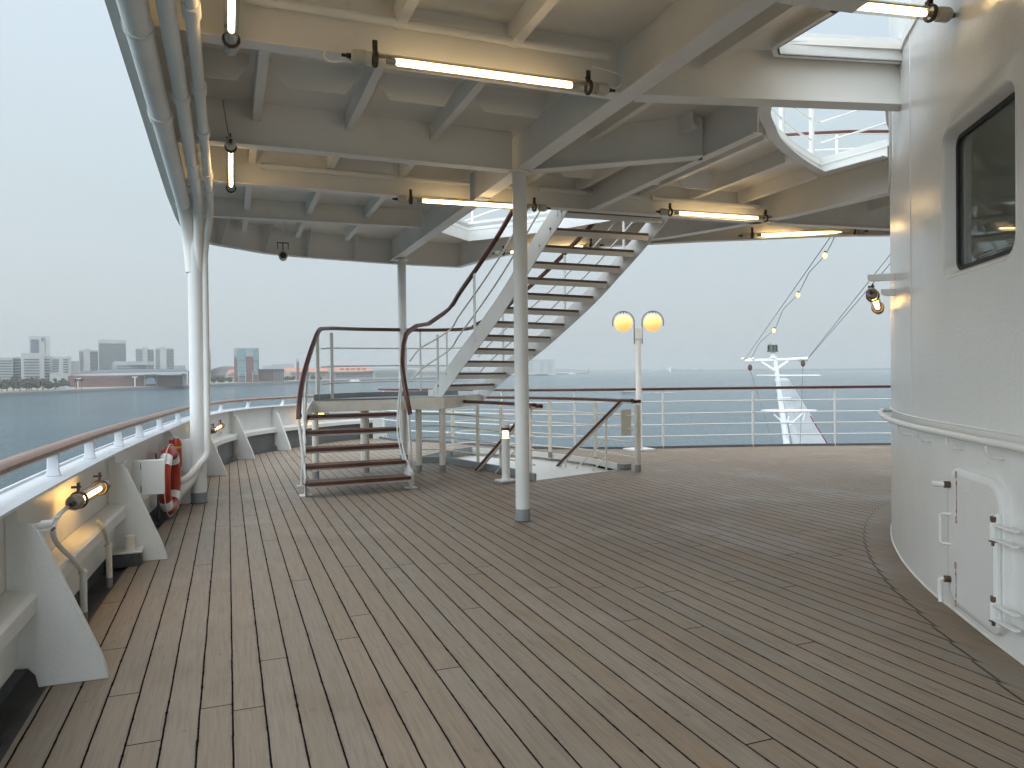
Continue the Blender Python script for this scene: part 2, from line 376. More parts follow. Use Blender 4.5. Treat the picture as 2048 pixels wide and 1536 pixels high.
# ------------------------------------------------------------------ wooden deck with the stair well cut out of it
WELL = [(3.0, 12.25), (3.32, 12.1), (3.5, 11.75), (3.66, 11.1), (3.8, 10.5), (3.9, 9.95), (3.95, 9.42), (5.62, 10.0), (5.62, 10.9), (5.45, 11.7), (5.1, 12.6), (4.35, 13.55), (3.6, 13.0)]
outline = [(p.x, p.y) for p in gut] + [(p.x, p.y) for p in RAILP] + [(15, -5)]
b = MB().prism(outline, -0.06, 0.0, holes=[WELL]); o = b.build('deck', M['teak'], smooth=False); tag(o, 'weathered grey brown teak planks with black seams', None, kind='structure')
b = MB().prism([(p.x-0.02, p.y) for p in offset(BW, -0.02)]+[(p.x, p.y) for p in gut[::-1]], -0.06, -0.022); o = b.build('deck_gutter', M['gutter'], smooth=False); tag(o, None, None, kind='structure')
# margin board round the house: nibbed edge on black caulk
mo = offset(HOUSE, -0.0); W0 = 0.1335
edge = offset(HOUSE, -0.19); nib = []
def y_at(path, x):
    for a, c in zip(path, path[1:]):
        if a.x <= x < c.x: return a.y+(c.y-a.y)*(x-a.x)/(c.x-a.x)
    return None
k0 = int(2.6/W0)
for k in range(k0, int(9/W0)):
    x0, x1 = k*W0, (k+1)*W0; ya, yb = y_at(edge, x0), y_at(edge, x1)
    if ya is None or yb is None: continue
    nib += [(x0+0.001, ya+0.028), (x1-0.020, yb+0.036), (x1, yb-0.014)]
inner = [(p.x, p.y) for p in HOUSE if nib[0][0] <= p.x <= nib[-1][0]]
o = MB().prism([(nib[0][0], inner[0][1])]+inner+[(nib[-1][0], inner[-1][1])]+[(x, y+0.007) for x, y in nib[::-1]], 0.0, 0.003).build('deck_margin_caulk', M['caulk'], smooth=False); tag(o, None, None, kind='structure')
o = MB().prism([(nib[0][0], inner[0][1])]+inner+[(nib[-1][0], inner[-1][1])]+[(x+0.002, y-0.002) for x, y in nib[::-1]], 0.0031, 0.006).build('deck_margin_board', M['margin'], smooth=False); tag(o, None, None, kind='structure')
# ------------------------------------------------------------------ bulwark along the ship's side
bul = thing('bulwark', (-0.9, 6, 0), 'long white steel bulwark with sloped brackets and wooden rail along the ship side', 'bulwark')
w = MB(); prof = [(-0.035, -0.6), (-0.012, -0.6), (0.0, 0.0), (0.0, 0.89), (-0.012, 0.89), (-0.012, 0.1)]
w.sweep(zup(BW, 0), [(0.0, 0.14), (0.0, 0.875), (-0.02, 0.875), (-0.02, 0.14)]); w.build('side_plate', M['white'], bul)
w = MB().sweep(zup(BW, 0), [(0.003, -0.8), (0.003, 0.14), (-0.022, 0.14), (-0.022, -0.8)]); w.build('kick_strip', M['gutter'], bul)
w = MB().sweep(zup(BW, 0), [(0.13, 0.36), (0.13, 0.435), (0.115, 0.455), (0.003, 0.475), (0.003, 0.36)]); w.build('ledge', M['white'], bul, bev=0.006)
w = MB().sweep(zup(BW, 0), [(0.05, 0.12), (0.05, 0.357), (0.005, 0.357), (0.005, 0.12)]); w.build('ledge_web', M['white'], bul)
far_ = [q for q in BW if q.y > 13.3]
MB().sweep(zup(far_, 0), [(0.058, -0.02), (0.058, 0.356), (0.051, 0.356), (0.051, -0.02)]).build('shaded_kick_panel', M['panel'], bul)  # taller dark kick paint here, with shade under the ledge painted in
w = MB().sweep(zup(BW, 0), [(0.10, 0.876), (0.10, 0.89), (-0.085, 0.89), (-0.085, 0.904), (-0.10, 0.904), (-0.10, 0.855), (-0.09, 0.855), (-0.09, 0.876)]); w.build('cap_plate', M['cap'], bul)
w = MB().sweep(zup(BW, 1.05), [(0.05, -0.012), (0.05, 0.008), (0.03, 0.026), (0, 0.03), (-0.03, 0.026), (-0.05, 0.008), (-0.05, -0.012), (-0.03, -0.022), (0.03, -0.022)]); w.build('handrail', M['railworn'], bul)
w = MB().sweep(zup(BW, 1.024), [(0.024, -0.006), (0.024, 0.004), (-0.024, 0.004), (-0.024, -0.006)]); w.build('rail_flat_bar', M['white'], bul)
L = plen(BW); s0 = 5.0
def s_of_y(path, y):
    acc = 0
    for a, c in zip(path, path[1:]):
        if c.y >= y: return acc+(c-a).length*((y-a.y)/(c.y-a.y) if c.y > a.y else 0)
        acc += (c-a).length
    return acc
for y in [-3.6, -2.1, -0.6, 0.9, 2.3, 3.75, 5.0, 6.0, 7.05, 8.0, 9.2, 10.6, 12.2, 13.7, 15.0, 16.0, 16.8, 17.5]:
    p, t = along(BW, s_of_y(BW, y)); n = Vector((t.y, -t.x, 0))
    q = MB(); lean = -0.10 if y > 12 else 0.0
    q.extrude([p+n*0.042+UZ*0.891, p-n*0.042+UZ*0.891, p-n*0.032+UZ*0.93+t*lean*-0.4, p-n*0.030+UZ*1.019-t*lean, p+n*0.030+UZ*1.019-t*lean, p+n*0.032+UZ*0.93-t*lean*0.4], t*0.014)
    q.build('stanchion', M['cap'], bul, bev=0.004)
def bracket(y, post=False):
    p, t = along(BW, s_of_y(BW, y)); n = Vector((t.y, -t.x, 0)); W = lambda o, z: p+n*o+UZ*z
    if post: pr = [(0.004, 0.10), (0.10, 0.10), (0.13, 0.0), (0.36, 0.0), (0.36, 0.86), (0.33, 0.84), (0.27, 0.755), (0.20, 0.745), (0.11, 0.80), (0.06, 0.86), (0.004, 0.872)]
    else: pr = [(0.004, 0.10), (0.085, 0.095), (0.115, 0.06), (0.128, 0.0), (0.425, 0.0), (0.412, 0.05), (0.388, 0.125), (0.30, 0.34), (0.152, 0.70), (0.135, 0.745), (0.105, 0.78), (0.06, 0.79), (0.05, 0.872), (0.004, 0.872)]
    q = MB().extrude([W(o, z)-t*0.006 for o, z in pr], t*0.012)
    if not post:   # flanged sloping edge
        q.sweep([W(o, z)+t*0.016 for o, z in [(0.418, 0.004), (0.408, 0.05), (0.384, 0.125), (0.296, 0.34), (0.148, 0.70), (0.130, 0.745)]], [(0.024, -0.004), (0.024, 0.004), (-0.024, 0.004), (-0.024, -0.004)], up=n)
    return q.build('bracket', M['white'], bul, bev=0.003)
for y in (-1.35, 1.4, 4.07, 6.6, 12.0, 14.25, 15.75): bracket(y)
bracket(9.44, True)
# rounded end of the bulwark
p, t = Vector(BW[-1]), (Vector(BW[-1])-Vector(BW[-2])).normalized(); n = Vector((t.y, -t.x, 0))
pr = [(-0.02, -0.02), (0.42, 0.0), (0.40, 0.08), (0.30, 0.16), (0.22, 0.34), (0.19, 0.84), (0.08, 0.872), (-0.02, 0.872)]
MB().extrude([p+n*o+UZ*z for o, z in pr], t*0.02).build('end_panel', M['white'], bul, bev=0.003)
MB().extrude([p+n*0.36-t*a+UZ*z for a, z in ((0.0, 0.12), (0.02, 0.05), (0.08, 0.0), (0.34, 0.0), (0.34, 0.87), (0.0, 0.87))], n*0.014).build('end_panel', M['white'], bul, bev=0.003)
# ------------------------------------------------------------------ overhead deck and its framing
ZB, ZP = 3.47, 3.86           # underside of the girders, underside of the plating
EDGE = spline([(-0.56, -3.6, 0), (-0.56, 4, 0), (-0.56, 9.9, 0), (-0.36, 11.5, 0), (0.2, 12.1, 0), (0.8, 12.5, 0), (1.95, 12.75, 0), (2.84, 12.9, 0), (3.98, 12.95, 0)], 4) + spline([(3.98, 12.95, 0), (4.34, 11.35, 0), (5.2, 10.45, 0), (6.17, 9.72, 0), (7.28, 9.02, 0), (9.05, 8.12, 0), (13, 7.4, 0)], 4)[1:]
HEX = [(3.02, 10.85), (3.67, 11.45), (4.17, 10.88), (4.72, 10.03), (5.6, 8.4), (3.2, 8.4), (3.02, 9.2)]
GAPA = [(3.80, 4.36), (3.72, 4.28), (3.72, 3.3), (4.05, 3.23), (4.3, 3.58), (4.62, 4.02), (4.72, 4.13)]
GAPB = [(4.05, 4.55), (4.18, 4.95), (4.41, 5.32), (4.72, 5.62), (5.1, 5.95), (5.74, 6.37), (6.45, 6.75), (6.62, 5.86), (6.0, 5.42), (5.4, 4.9), (4.95, 4.42)]
up = thing('overhead_deck', (2.7, 6, ZP), 'cream painted underside of the deck overhead with its girders and stiffeners', 'overhead deck')
house_in = [(p.x-0.0, p.y) for p in HOUSE if p.x < 13 and p.y > -3.6]
b = MB().prism([(p.x, p.y) for p in EDGE]+[(13, 6.95)]+house_in[::-1], ZP, ZP+0.05, holes=[HEX, GAPA, GAPB]); b.build('plating', M['ceil'], up, smooth=False)
def ibeam(pts, name, zb=ZB, fl=0.15, ztop=ZP):
    q = MB(); h = ztop-zb
    q.sweep(zup(pts, zb), [(0.006, 0.012), (0.006, h), (-0.006, h), (-0.006, 0.012)])
    q.sweep(zup(pts, zb), [(fl/2, 0), (fl/2, 0.012), (-fl/2, 0.012), (-fl/2, 0)])
    return q.build(name, M['ceil'], up, bev=0.002)
V2 = lambda *a: [Vector((x, y, 0)) for x, y in a]
ibeam(V2((2.735, -3.5), (2.735, 12.85)), 'girder', fl=0.16)
for y in (-3.5, -1.4, 0.65, 2.7, 4.76, 6.85, 8.22): ibeam(V2((-0.54, y), (2.655, y)), 'transverse_beam', fl=0.13)
ibeam(V2((2.815, 4.74), (4.98, 4.2)), 'radial_beam', fl=0.15)
ibeam(V2((2.80, 6.82), (4.17, 5.83)), 'radial_beam', fl=0.15)
ibeam(V2((2.815, 8.22), (6.72, 8.12)), 'transverse_beam', fl=0.13); ibeam(V2((6.88, 8.1), (10.5, 7.75)), 'transverse_beam', fl=0.13)
ibeam(V2((5.98, 9.75), (6.44, 8.67), (6.8, 7.72), (7.06, 6.1)), 'radial_girder', fl=0.16)
ibeam(V2((4.205, 5.1), (4.205, 8.15)), 'girder', fl=0.10)
ibeam(V2((-0.5, 10.6), (2.65, 10.45)), 'transverse_beam', zb=3.6, fl=0.12)
ibeam(V2((2.82, 3.2), (3.3, 3.15)), 'radial_beam', fl=0.13)
q = MB().sweep(zup(EDGE, 3.43), [(0, 0), (0, ZP+0.06-3.43), (-0.014, ZP+0.06-3.43), (-0.014, 0)]); q.sweep(zup(EDGE, 3.43), [(0.0, 0), (0.0, 0.012), (0.10, 0.012), (0.10, 0)]); q.build('edge_plate', M['ceil'], up, bev=0.002)
def stiff(x, y0, y1, zb=3.70):
    q = MB(); q.extrude([(x-0.012, y0, ZP), (x+0.012, y0, ZP), (x+0.020, y0, zb+0.05), (x+0.055, y0, zb+0.022), (x+0.060, y0, zb), (x-0.012, y0, zb)], (0, y1-y0, 0)); q.build('stiffener', M['ceil'], up, bev=0.003)
ys = [-3.5, -1.4, 0.65, 2.7, 4.76, 6.85, 8.22, 10.52]
for x in (0.24, 1.04, 1.83):
    for a, c in zip(ys, ys[1:]): stiff(x, a+0.01, c-0.01)
    stiff(x, 10.54, 12.3 if x > 0.5 else 12.05)
for x, segs in ((3.28, ((-1.4, 0.6), (0.7, 1.6), (3.2, 4.58), (4.66, 6.4), (6.55, 8.2))), (4.0, ((5.75, 8.2),)), (4.86, ((5.8, 8.1),)), (5.6, ((6.35, 8.1), (8.26, 9.9))), (6.35, ((6.75, 8.1),)), (7.6, ((6.4, 7.9),)), (8.4, ((6.7, 7.9),)), (2.0, ((12.2, 12.2),))):
    for a, c in segs:
        if c > a: stiff(x, a, c)
for y, xs in ((1.7, ((0.34, 0.98), (1.14, 1.77), (1.93, 2.6))), (3.75, ((-0.4, 0.18), (0.34, 0.98), (1.14, 1.77), (1.93, 2.6))), (5.85, ((-0.25, 0.18), (0.34, 0.98), (1.14, 1.77), (1.93, 2.6))), (7.45, ((2.85, 3.2), (3.4, 3.92), (4.25, 4.8), (4.95, 5.5)))):
    for a, c in xs: MB().extrude([(a, y, ZP), (c, y, ZP), (c, y, 3.80), (c-0.09, y, 3.655), (a+0.09, y, 3.655), (a, y, 3.80)], (0, 0.012, 0)).build('flat_bar', M['ceil'], up)
# fascia ribs on the front edge
for s in (0.3, 1.15, 1.9, 2.7, 3.4):
    p = EDGE[0]; i0 = s_of_y(EDGE[:34], 11.6)
    p, t = along(EDGE, i0+s); n = Vector((t.y, -t.x, 0))
    MB().extrude([p+n*0.003+UZ*ZP, p+n*0.003+UZ*3.45, p+n*0.09+UZ*3.45, p+n*0.30+UZ*ZP], t*0.01).build('edge_rib', M['ceil'], up)
def coaming(poly, z0, z1, name, lip=0.0, closed=True):
    pts = [Vector((x, y, 0)) for x, y in poly]; q = MB()
    area = sum(a.x*c.y-c.x*a.y for a, c in zip(pts, pts[1:]+pts[:1])); sg = 1 if area > 0 else -1
    q.sweep(zup(pts, z0), [(0.0, 0), (0.0, z1-z0), (sg*0.014, z1-z0), (sg*0.014, 0)], closed=closed)
    q.sweep(zup(pts, (z0+z1)/2+0.02), [(sg*-0.006, -0.01), (sg*-0.006, 0.01), (0, 0.01), (0, -0.01)], closed=closed)
    if lip: q.sweep(zup(pts, z0), [(0, 0), (sg*lip, 0), (sg*lip, 0.012), (0, 0.012)], closed=closed)
    return q.build(name, M['white'], up, bev=0.002)
coaming(HEX, 3.64, 3.95, 'hatch_coaming')
coaming([(v.x, v.y) for v in spline([(a, c, 0) for a, c in GAPB[:7]], 5)]+[(6.60, 5.95)], 3.74, 3.94, 'opening_coaming', lip=-0.09, closed=False)
coaming([(4.80, 4.14), (3.80, 4.36), (3.72, 4.28), (3.72, 3.28)], 3.78, 3.95, 'opening_coaming', lip=0.05, closed=False)
# ------------------------------------------------------------------ upper deck guard rails seen through the opening
def guard(name, path, z, hs, posts, label, cat, mrail, post_r=0.022, mats='white', flat=False, top=1.05, group=None, rail_w=0.06, kick=None):
    r = thing(name, (path[len(path)//2][0], path[len(path)//2][1], z), label, cat, group)
    MB().sweep(zup(path, z+top), [(rail_w/2, -0.02), (rail_w/2, 0.012), (rail_w*0.3, 0.026), (-rail_w*0.3, 0.026), (-rail_w/2, 0.012), (-rail_w/2, -0.02)]).build('handrail', M[mrail], r)
    MB().sweep(zup(path, z+top-0.026), [(0.022, -0.006), (0.022, 0.005), (-0.022, 0.005), (-0.022, -0.006)]).build('rail_flat_bar', M[mats], r)
    for h in hs: MB().tube(zup(path, z+h), 0.0125, 8).build('rail', M[mats], r)
    for s in posts:
        p, t = along(path, s); q = MB()
        if flat:
            n = Vector((t.y, -t.x, 0)); q.extrude([p+t*a+UZ*(z+h)-n*(0.008 if s < plen(path)-0.1 else 0.03) for a, h in ((-0.036, 0.0), (0.036, 0), (0.036, top-0.09), (0.026, top-0.055), (0, top-0.045), (-0.026, top-0.055), (-0.036, top-0.09))], n*(0.016 if s < plen(path)-0.1 else 0.06))
        else: q.cyl(p+UZ*z, p+UZ*(z+top-0.03), post_r, 10)
        pm = q.build('post', M[mats], r)
        if flat: MB().extrude([p+t*a+UZ*(z+h)-Vector((t.y, -t.x, 0))*(0.0095 if s < plen(path)-0.1 else 0.0315) for a, h in ((-0.038, 0.001), (0.038, 0.001), (0.038, 0.10), (-0.038, 0.10))], Vector((t.y, -t.x, 0))*(0.019 if s < plen(path)-0.1 else 0.063)).build('base_band', M['grey'], pm)
    if kick: MB().sweep(zup(path, z), [(0.02, -0.1), (0.02, kick), (-0.02, kick), (-0.02, -0.1)]).build('kick_plate', M['kick'], r)
    return r
e2 = [p for p in EDGE if p.x > 3.9 and p.y < 12.9]
guard('upper_guard_rail', offset(e2, 0.12), ZP+0.05, (0.28, 0.52, 0.76), [0.3, 1.9, 3.5, 5.1, 6.3, 7.4], 'white guard rail with dark handrail on the upper deck seen through the round opening', 'guard rail', 'rail', top=1.0)
gb = spline([(x, y, 0) for x, y in GAPB[:7]], 4)+[Vector((6.52, 6.4, 0)), Vector((6.6, 6.0, 0))]
guard('opening_guard_rail', offset([Vector(p) for p in gb], -0.06), ZP+0.05, (0.22, 0.46, 0.70), [0.3, 0.95, 2.35, plen(gb)-0.85], 'curved white guard rail around the opening beside the round house', 'guard rail', 'white', top=1.05, post_r=0.03)
# ------------------------------------------------------------------ the round house on the right
hs_ = thing('deckhouse', (5, 4, 0), 'glossy white curved deckhouse with window, handrail and access hatch on the right', 'deckhouse')
def hpos(r):
    "arc length on the house wall where x/y equals r"
    acc = 0
    for a, c in zip(HOUSE, HOUSE[1:]):
        if a.y > 0.5:
            fa, fc = a.x-r*a.y, c.x-r*c.y
            if fa >= 0 >= fc or fa <= 0 <= fc: return acc+(c-a).length*(fa/(fa-fc) if fa != fc else 0)
        acc += (c-a).length
def hw(s, off, z):
    p, t = along(HOUSE, s); return Vector((p.x-t.y*off, p.y+t.x*off, z))
HT = 5.6
sA, sB = hpos(1.4274), hpos(1.2522)      # window span
wz0, wz1 = 2.075, 2.88
def rrect(s0, s1, z0, z1, r, n=6):
    o = []
    for cx, cz, a0 in ((s1-r, z1-r, 0), (s0+r, z1-r, 90), (s0+r, z0+r, 180), (s1-r, z0+r, 270)):
        for k in range(n+1): a = radians(a0+90*k/n); o.append((cx+r*cos(a), cz+r*sin(a)))
    return o
# wall as a sheet with the window cut out (built in wall coordinates, bent on to the plan curve)
Ltot = plen(HOUSE); svals = sorted(set([0, Ltot, sA-0.15, sB+0.15]+[k*0.12 for k in range(int(Ltot/0.12)+1) if min(abs(k*0.12-sA+0.15), abs(k*0.12-sB-0.15)) > 0.01]))
win = rrect(sA-0.055, sB+0.055, wz0-0.05, wz1+0.05, 0.11)
mw = MB()
def strip(sa, sb, za, zb):
    ss = [sa]+[s for s in svals if sa < s < sb]+[sb]
    for a, c in zip(ss, ss[1:]): mw.add([hw(a, 0, za), hw(c, 0, za), hw(c, 0, zb), hw(a, 0, zb)], [(0, 1, 2, 3)])
for za, zb in ((0, wz0-0.15), (wz0-0.15, wz1+0.15), (wz1+0.15, HT)):
    strip(0, sA-0.15, za, zb); strip(sB+0.15, Ltot, za, zb)
    if za != wz0-0.15: strip(sA-0.15, sB+0.15, za, zb)
_in = [s for s in svals if sA-0.15 <= s <= sB+0.15]; outer = [(s, wz0-0.15) for s in _in]+[(s, wz1+0.15) for s in _in[::-1]]
loops = [[Vector((a, c, 0)) for a, c in outer], [Vector((a, c, 0)) for a, c in win]]; fl = [q for l in loops for q in l]
mw.add([hw(q.x, 0, q.y) for q in fl], [tuple(t) for t in tessellate_polygon(loops)])
wo = mw.build('wall', M['wall'], hs_)
_b = bmesh.new(); _b.from_mesh(wo.data); bmesh.ops.remove_doubles(_b, verts=_b.verts, dist=0.0005); bmesh.ops.recalc_face_normals(_b, faces=_b.faces); _b.to_mesh(wo.data); _b.free(); wo.data.set_sharp_from_angle(angle=radians(30))
MB().prism([(p.x, p.y) for p in offset(HOUSE, 0.02)]+[(13.5, -6)], HT-0.02, HT).build('roof', M['white'], hs_)
def band(profile_loop, prof, name, m, parent):
    q = MB(); n = len(profile_loop); k = len(prof); vs = []
    for i in range(n):
        a = profile_loop[i-1]; c = profile_loop[(i+1) % n]; t = Vector((c[0]-a[0], c[1]-a[1])).normalized(); o2 = Vector((t.y, -t.x))
        for (grow, off) in prof: vs.append(hw(profile_loop[i][0]+o2.x*grow, off, profile_loop[i][1]+o2.y*grow))
    q.add(vs, [(i*k+e, i*k+(e+1) % k, ((i+1) % n)*k+(e+1) % k, ((i+1) % n)*k+e) for i in range(n) for e in range(k)])
    return q.build(name, m, parent)
wf = band(win, [(0.010, -0.001), (0.008, 0.003), (0.0, 0.003), (-0.010, -0.004), (-0.018, -0.018), (-0.048, -0.085), (-0.03, -0.085)], 'window', M['wall'], hs_); wf['label'] = 'rounded window with black rubber seal in the white wall'
band(win, [(-0.038, -0.075), (-0.040, -0.066), (-0.066, -0.066), (-0.070, -0.09), (-0.04, -0.09)], 'rubber_seal', M['black'], wf)
gw = MB(); gl = [(a, c) for a, c in rrect(sA, sB, wz0, wz1, 0.07)]
tri = tessellate_polygon([[Vector((a, c, 0)) for a, c in gl]]); gw.add([hw(a, -0.082, c) for a, c in gl], [tuple(t) for t in tri]); gw.build('glass', M['glass'], wf, smooth=False)
# storm rail on the house
sr0, sr1 = hpos(1.4623)-1.2, hpos(1.1353)+1.35
pts = [hw(sr0+(sr1-sr0)*k/40, 0.085, 1.085) for k in range(41)]; pts += [hw(sr1+0.06, 0.07, 1.085), hw(sr1+0.08, 0.0, 1.085)]
sr = MB().tube(pts, 0.021, 12).build('storm_rail', M['wall'], hs_)
s = sr0+0.35
while s < sr1-1.3:
    MB().tube([hw(s, 0.085, 1.07), hw(s, 0.083, 1.03), hw(s, 0.06, 1.0), hw(s, 0.0, 0.995)], 0.009, 8).build('rail_bracket', M['wall'], sr); s += 0.52
MB().tube([hw(sr0+(sr1-sr0)*k/40, 0.0, 1.13) for k in range(41)], 0.008, 6).build('weld_bead', M['wall'], hs_)
MB().tube([hw(k*0.25, 0.0, 0.008) for k in range(int(Ltot/0.25))], 0.011, 6).build('foot_weld', M['cream'], hs_)
for s in (hpos(1.165), sA-0.42): MB().tube([hw(s, 0.0, z) for z in (1.2, 2.4, 3.6, HT)], 0.0045, 6).build('plate_seam', M['wall'], hs_)
# access hatch
h0, h1 = hpos(1.425), hpos(1.272); hz0, hz1 = 0.075, 0.875
hl = rrect(h0, h1, hz0, hz1, 0.15, 8)
q = MB(); vs = []; n = len(hl)
for grow, off in ((0.012, 0.0), (0.008, 0.03), (-0.01, 0.04), (-0.03, 0.042)):
    for i in range(n):
        a = hl[i-1]; c = hl[(i+1) % n]; t = Vector((c[0]-a[0], c[1]-a[1])).normalized(); vs.append(hw(hl[i][0]+t.y*grow, off, hl[i][1]-t.x*grow))
q.add(vs, [(k*n+i, k*n+(i+1) % n, (k+1)*n+(i+1) % n, (k+1)*n+i) for k in range(3) for i in range(n)]); base = len(q.v)
q.add([v for v in vs[3*n:]], [tuple(range(n))]); door = q.build('access_hatch', M['wall'], hs_); door['label'] = 'low rounded steel hatch with red O and S arrows'
sl = h1-0.055
for z in (0.775, 0.21):
    hb = MB().cyl(hw(sl, 0.035, z), hw(sl, 0.075, z), 0.020, 14).build('dog_spindle', M['rustbolt'], door)
MB().tube([hw(sl+0.005, 0.06, 0.775), hw(sl+0.02, 0.085, 0.775), hw(sl+0.05, 0.10, 0.772), hw(sl+0.075, 0.102, 0.77)], 0.017, 12).build('dog_handle', M['wall'], door)
MB().tube([hw(sl+0.005, 0.07, 0.215), hw(sl+0.02, 0.09, 0.20), hw(sl+0.018, 0.092, 0.12), hw(sl+0.002, 0.092, 0.07)], 0.015, 12).build('dog_handle', M['wall'], door)
MB().tube([hw(sl-0.01, 0.036, 0.60), hw(sl+0.02, 0.075, 0.60), hw(sl+0.03, 0.085, 0.59), hw(sl+0.03, 0.085, 0.43), hw(sl+0.02, 0.075, 0.42), hw(sl-0.01, 0.036, 0.42)], 0.0085, 10).build('pull_handle', M['wall'], door)
for z in (0.63, 0.22):
    hg = MB(); hg.lathe(hw(h0+0.02, 0.07, z-0.055), [(0.019, 0), (0.021, 0.01), (0.021, 0.09), (0.018, 0.10)], 16)
    hg.box(hw(h0-0.10, 0.055, z+0.035), (0.012, 0.012, 0.012))
    hgo = hg.build('hinge', M['wall'], door)
    t = along(HOUSE, h0)[1]
    for dz in (-0.04, 0.035): MB().bar(hw(h0-0.17, 0.05, z+dz), hw(h0+0.03, 0.07, z+dz), 0.036, 0.012).build('hinge_arm', M['wall'], hgo, bev=0.003)
    MB().lathe(hw(h0+0.02, 0.07, z-0.075), [(0.011, 0), (0.011, 0.02), (0.022, 0.021), (0.022, 0.03), (0.012, 0.031), (0.012, 0.125), (0.016, 0.126), (0.016, 0.15)], 12).build('hinge_pin', M['rustbolt'], hgo)
MB().tube([hw(h0+0.02, 0.05, 0.14), hw(h0+0.02, 0.055, 0.3), hw(h0+0.02, 0.055, 0.55), hw(h0+0.02, 0.05, 0.72)], 0.02, 10).build('hatch_flange', M['wall'], door)
# painted open and shut marks: O, arrow up, arrow down, S
def mark(name, sx, zc, hgt):
    q = MB(); w_ = 0.013; off = 0.0432
    def stroke(pts, r=0.0032):
        for (a, za), (c, zc_) in zip(pts, pts[1:]):
            d = Vector((c-a, zc_-za)); d.normalize(); nx, nz = -d.y*r, d.x*r
            q.add([hw(a+nx, off, za+nz), hw(a-nx, off, za-nz), hw(c-nx, off, zc_-nz), hw(c+nx, off, zc_+nz)], [(0, 1, 2, 3)])
    def head(z, sgn): q.add([hw(sx, off, z+sgn*0.030), hw(sx-0.010, off, z), hw(sx+0.010, off, z)], [(0, 1, 2)])
    ot = zc+hgt/2; ob = zc-hgt/2
    stroke([(sx+0.006+0.0105*cos(2*pi*k/16), ot-0.018+0.018*sin(2*pi*k/16)) for k in range(17)])
    stroke([(sx+0.004-0.011, ob+0.029), (sx+0.004-0.006, ob+0.036), (sx+0.004+0.006, ob+0.035), (sx+0.004+0.010, ob+0.027), (sx+0.004+0.004, ob+0.019), (sx+0.004-0.006, ob+0.016), (sx+0.004-0.011, ob+0.009), (sx+0.004-0.006, ob+0.001), (sx+0.004+0.005, ob), (sx+0.004+0.012, ob+0.007)])
    a1, a2 = ot-0.075, zc+0.006; stroke([(sx, a1), (sx-0.003, a2)], 0.0026); head(a1, 1)
    a1, a2 = zc-0.006, ob+0.075; stroke([(sx-0.003, a1), (sx, a2)], 0.0026); head(a2, -1)
    q.build(name, M['redpaint'], door, smooth=False)
mark('marking', sl-0.10, 0.715, 0.30); mark('marking', sl-0.088, 0.20, 0.26)
# conduit clipped to the wall at the beam end
# ------------------------------------------------------------------ pillars
def pillar(x, y, ztop, r, label, head=True, lean=0):
    t = thing('pillar', (x, y, 0), label, 'pillar', 'white pillars holding up the overhead deck')
    sh = MB().cyl((x, y, 0.0), (x, y, ztop), r, 28); sh.build('shaft', M['white'], t)
    MB().lathe((x, y, 0.001), [(r+0.0015, 0), (r+0.0015, 0.125)], 28).build('base_band', M['grey'], t)
    MB().lathe((x, y, 0.0), [(r+0.014, 0.0), (r+0.008, 0.008), (r+0.002, 0.012)], 28).build('foot_weld', M['gutter'], t)
    if head: MB().lathe((x, y, ztop-0.016), [(r+0.02, 0), (r+0.045, 0.004), (r+0.045, 0.014)], 28).build('head_plate', M['ceil'], t)
    return t
pillar(2.735, 6.86, ZB+0.002, 0.071, 'thick white pillar with grey foot standing alone in the middle of the deck')
pillar(2.79, 12.46, 3.45, 0.072, 'white pillar behind the stair landing under the front edge of the overhead deck')
# the side pillar is a column with a drain pipe strapped to it
lp = pillar(-0.335, 9.42, 3.6, 0.088, 'white side pillar with grey foot standing at the bulwark beside the lifebuoy', head=False)
# ------------------------------------------------------------------ drain pipes
def pipe(name, pts, r, label, clamps=(), group='white drain pipes under the overhead deck'):
    t = thing(name, pts[0], label, 'pipe', group); MB().tube(pts, r, 18).build('pipe_run', M['ceil'], t)
    for c, d, k in clamps:
        c = Vector(c); d = Vector(d).normalized()
        if k == 'sleeve': MB().tube([c-d*0.07, c-d*0.065, c+d*0.065, c+d*0.07], r+0.011, 18, scales=[0.9, 1, 1, 0.9]).build('coupling', M['ceil'], t)
        else:
            q = MB().tube([c-d*0.022, c+d*0.022], r+0.008, 18); cl = q.build('clamp', M['white'], t)
            MB().box(c+UZ*(r+0.12), (2*r+0.06, 0.03, 0.012)).build('hanger', M['white'], cl)
    return t
def bend(pts, r=0.12, n=5):
    pts = [Vector(p) for p in pts]; o = [pts[0]]
    for a, p, c in zip(pts, pts[1:], pts[2:]):
        d1 = (a-p).normalized(); d2 = (c-p).normalized(); k = min(r, (a-p).length*0.45, (c-p).length*0.45)
        for i in range(n+1):
            t = i/n; o.append((p+d1*k)*(1-t)**2+p*2*t*(1-t)+(p+d2*k)*t*t)
    return o+[pts[-1]]
Yv = (0, 1, 0)
pipe('drain_pipe', bend([(-0.435, -3.5, 3.40), (-0.435, 9.15, 3.40), (-0.40, 9.42, 3.12), (-0.37, 9.42, 2.7)], 0.25), 0.075, 'widest white drain pipe running along the outer edge of the overhead deck',
     [((-0.435, y, 3.40), Yv, 'clamp') for y in (4.55, 9.0)]+[((-0.435, y, 3.40), Yv, 'sleeve') for y in (2.2, 6.0)])
pipe('drain_pipe', bend([(-0.275, -3.5, 3.42), (-0.275, 8.6, 3.40), (-0.29, 9.1, 3.36), (-0.30, 9.36, 3.05), (-0.315, 9.40, 2.6)], 0.2), 0.050, 'middle white drain pipe under the edge of the overhead deck',
     [((-0.275, y, 3.42), Yv, 'clamp') for y in (5.0, 6.95)]+[((-0.275, y, 3.41), Yv, 'sleeve') for y in (5.6, 7.3, 7.75)])
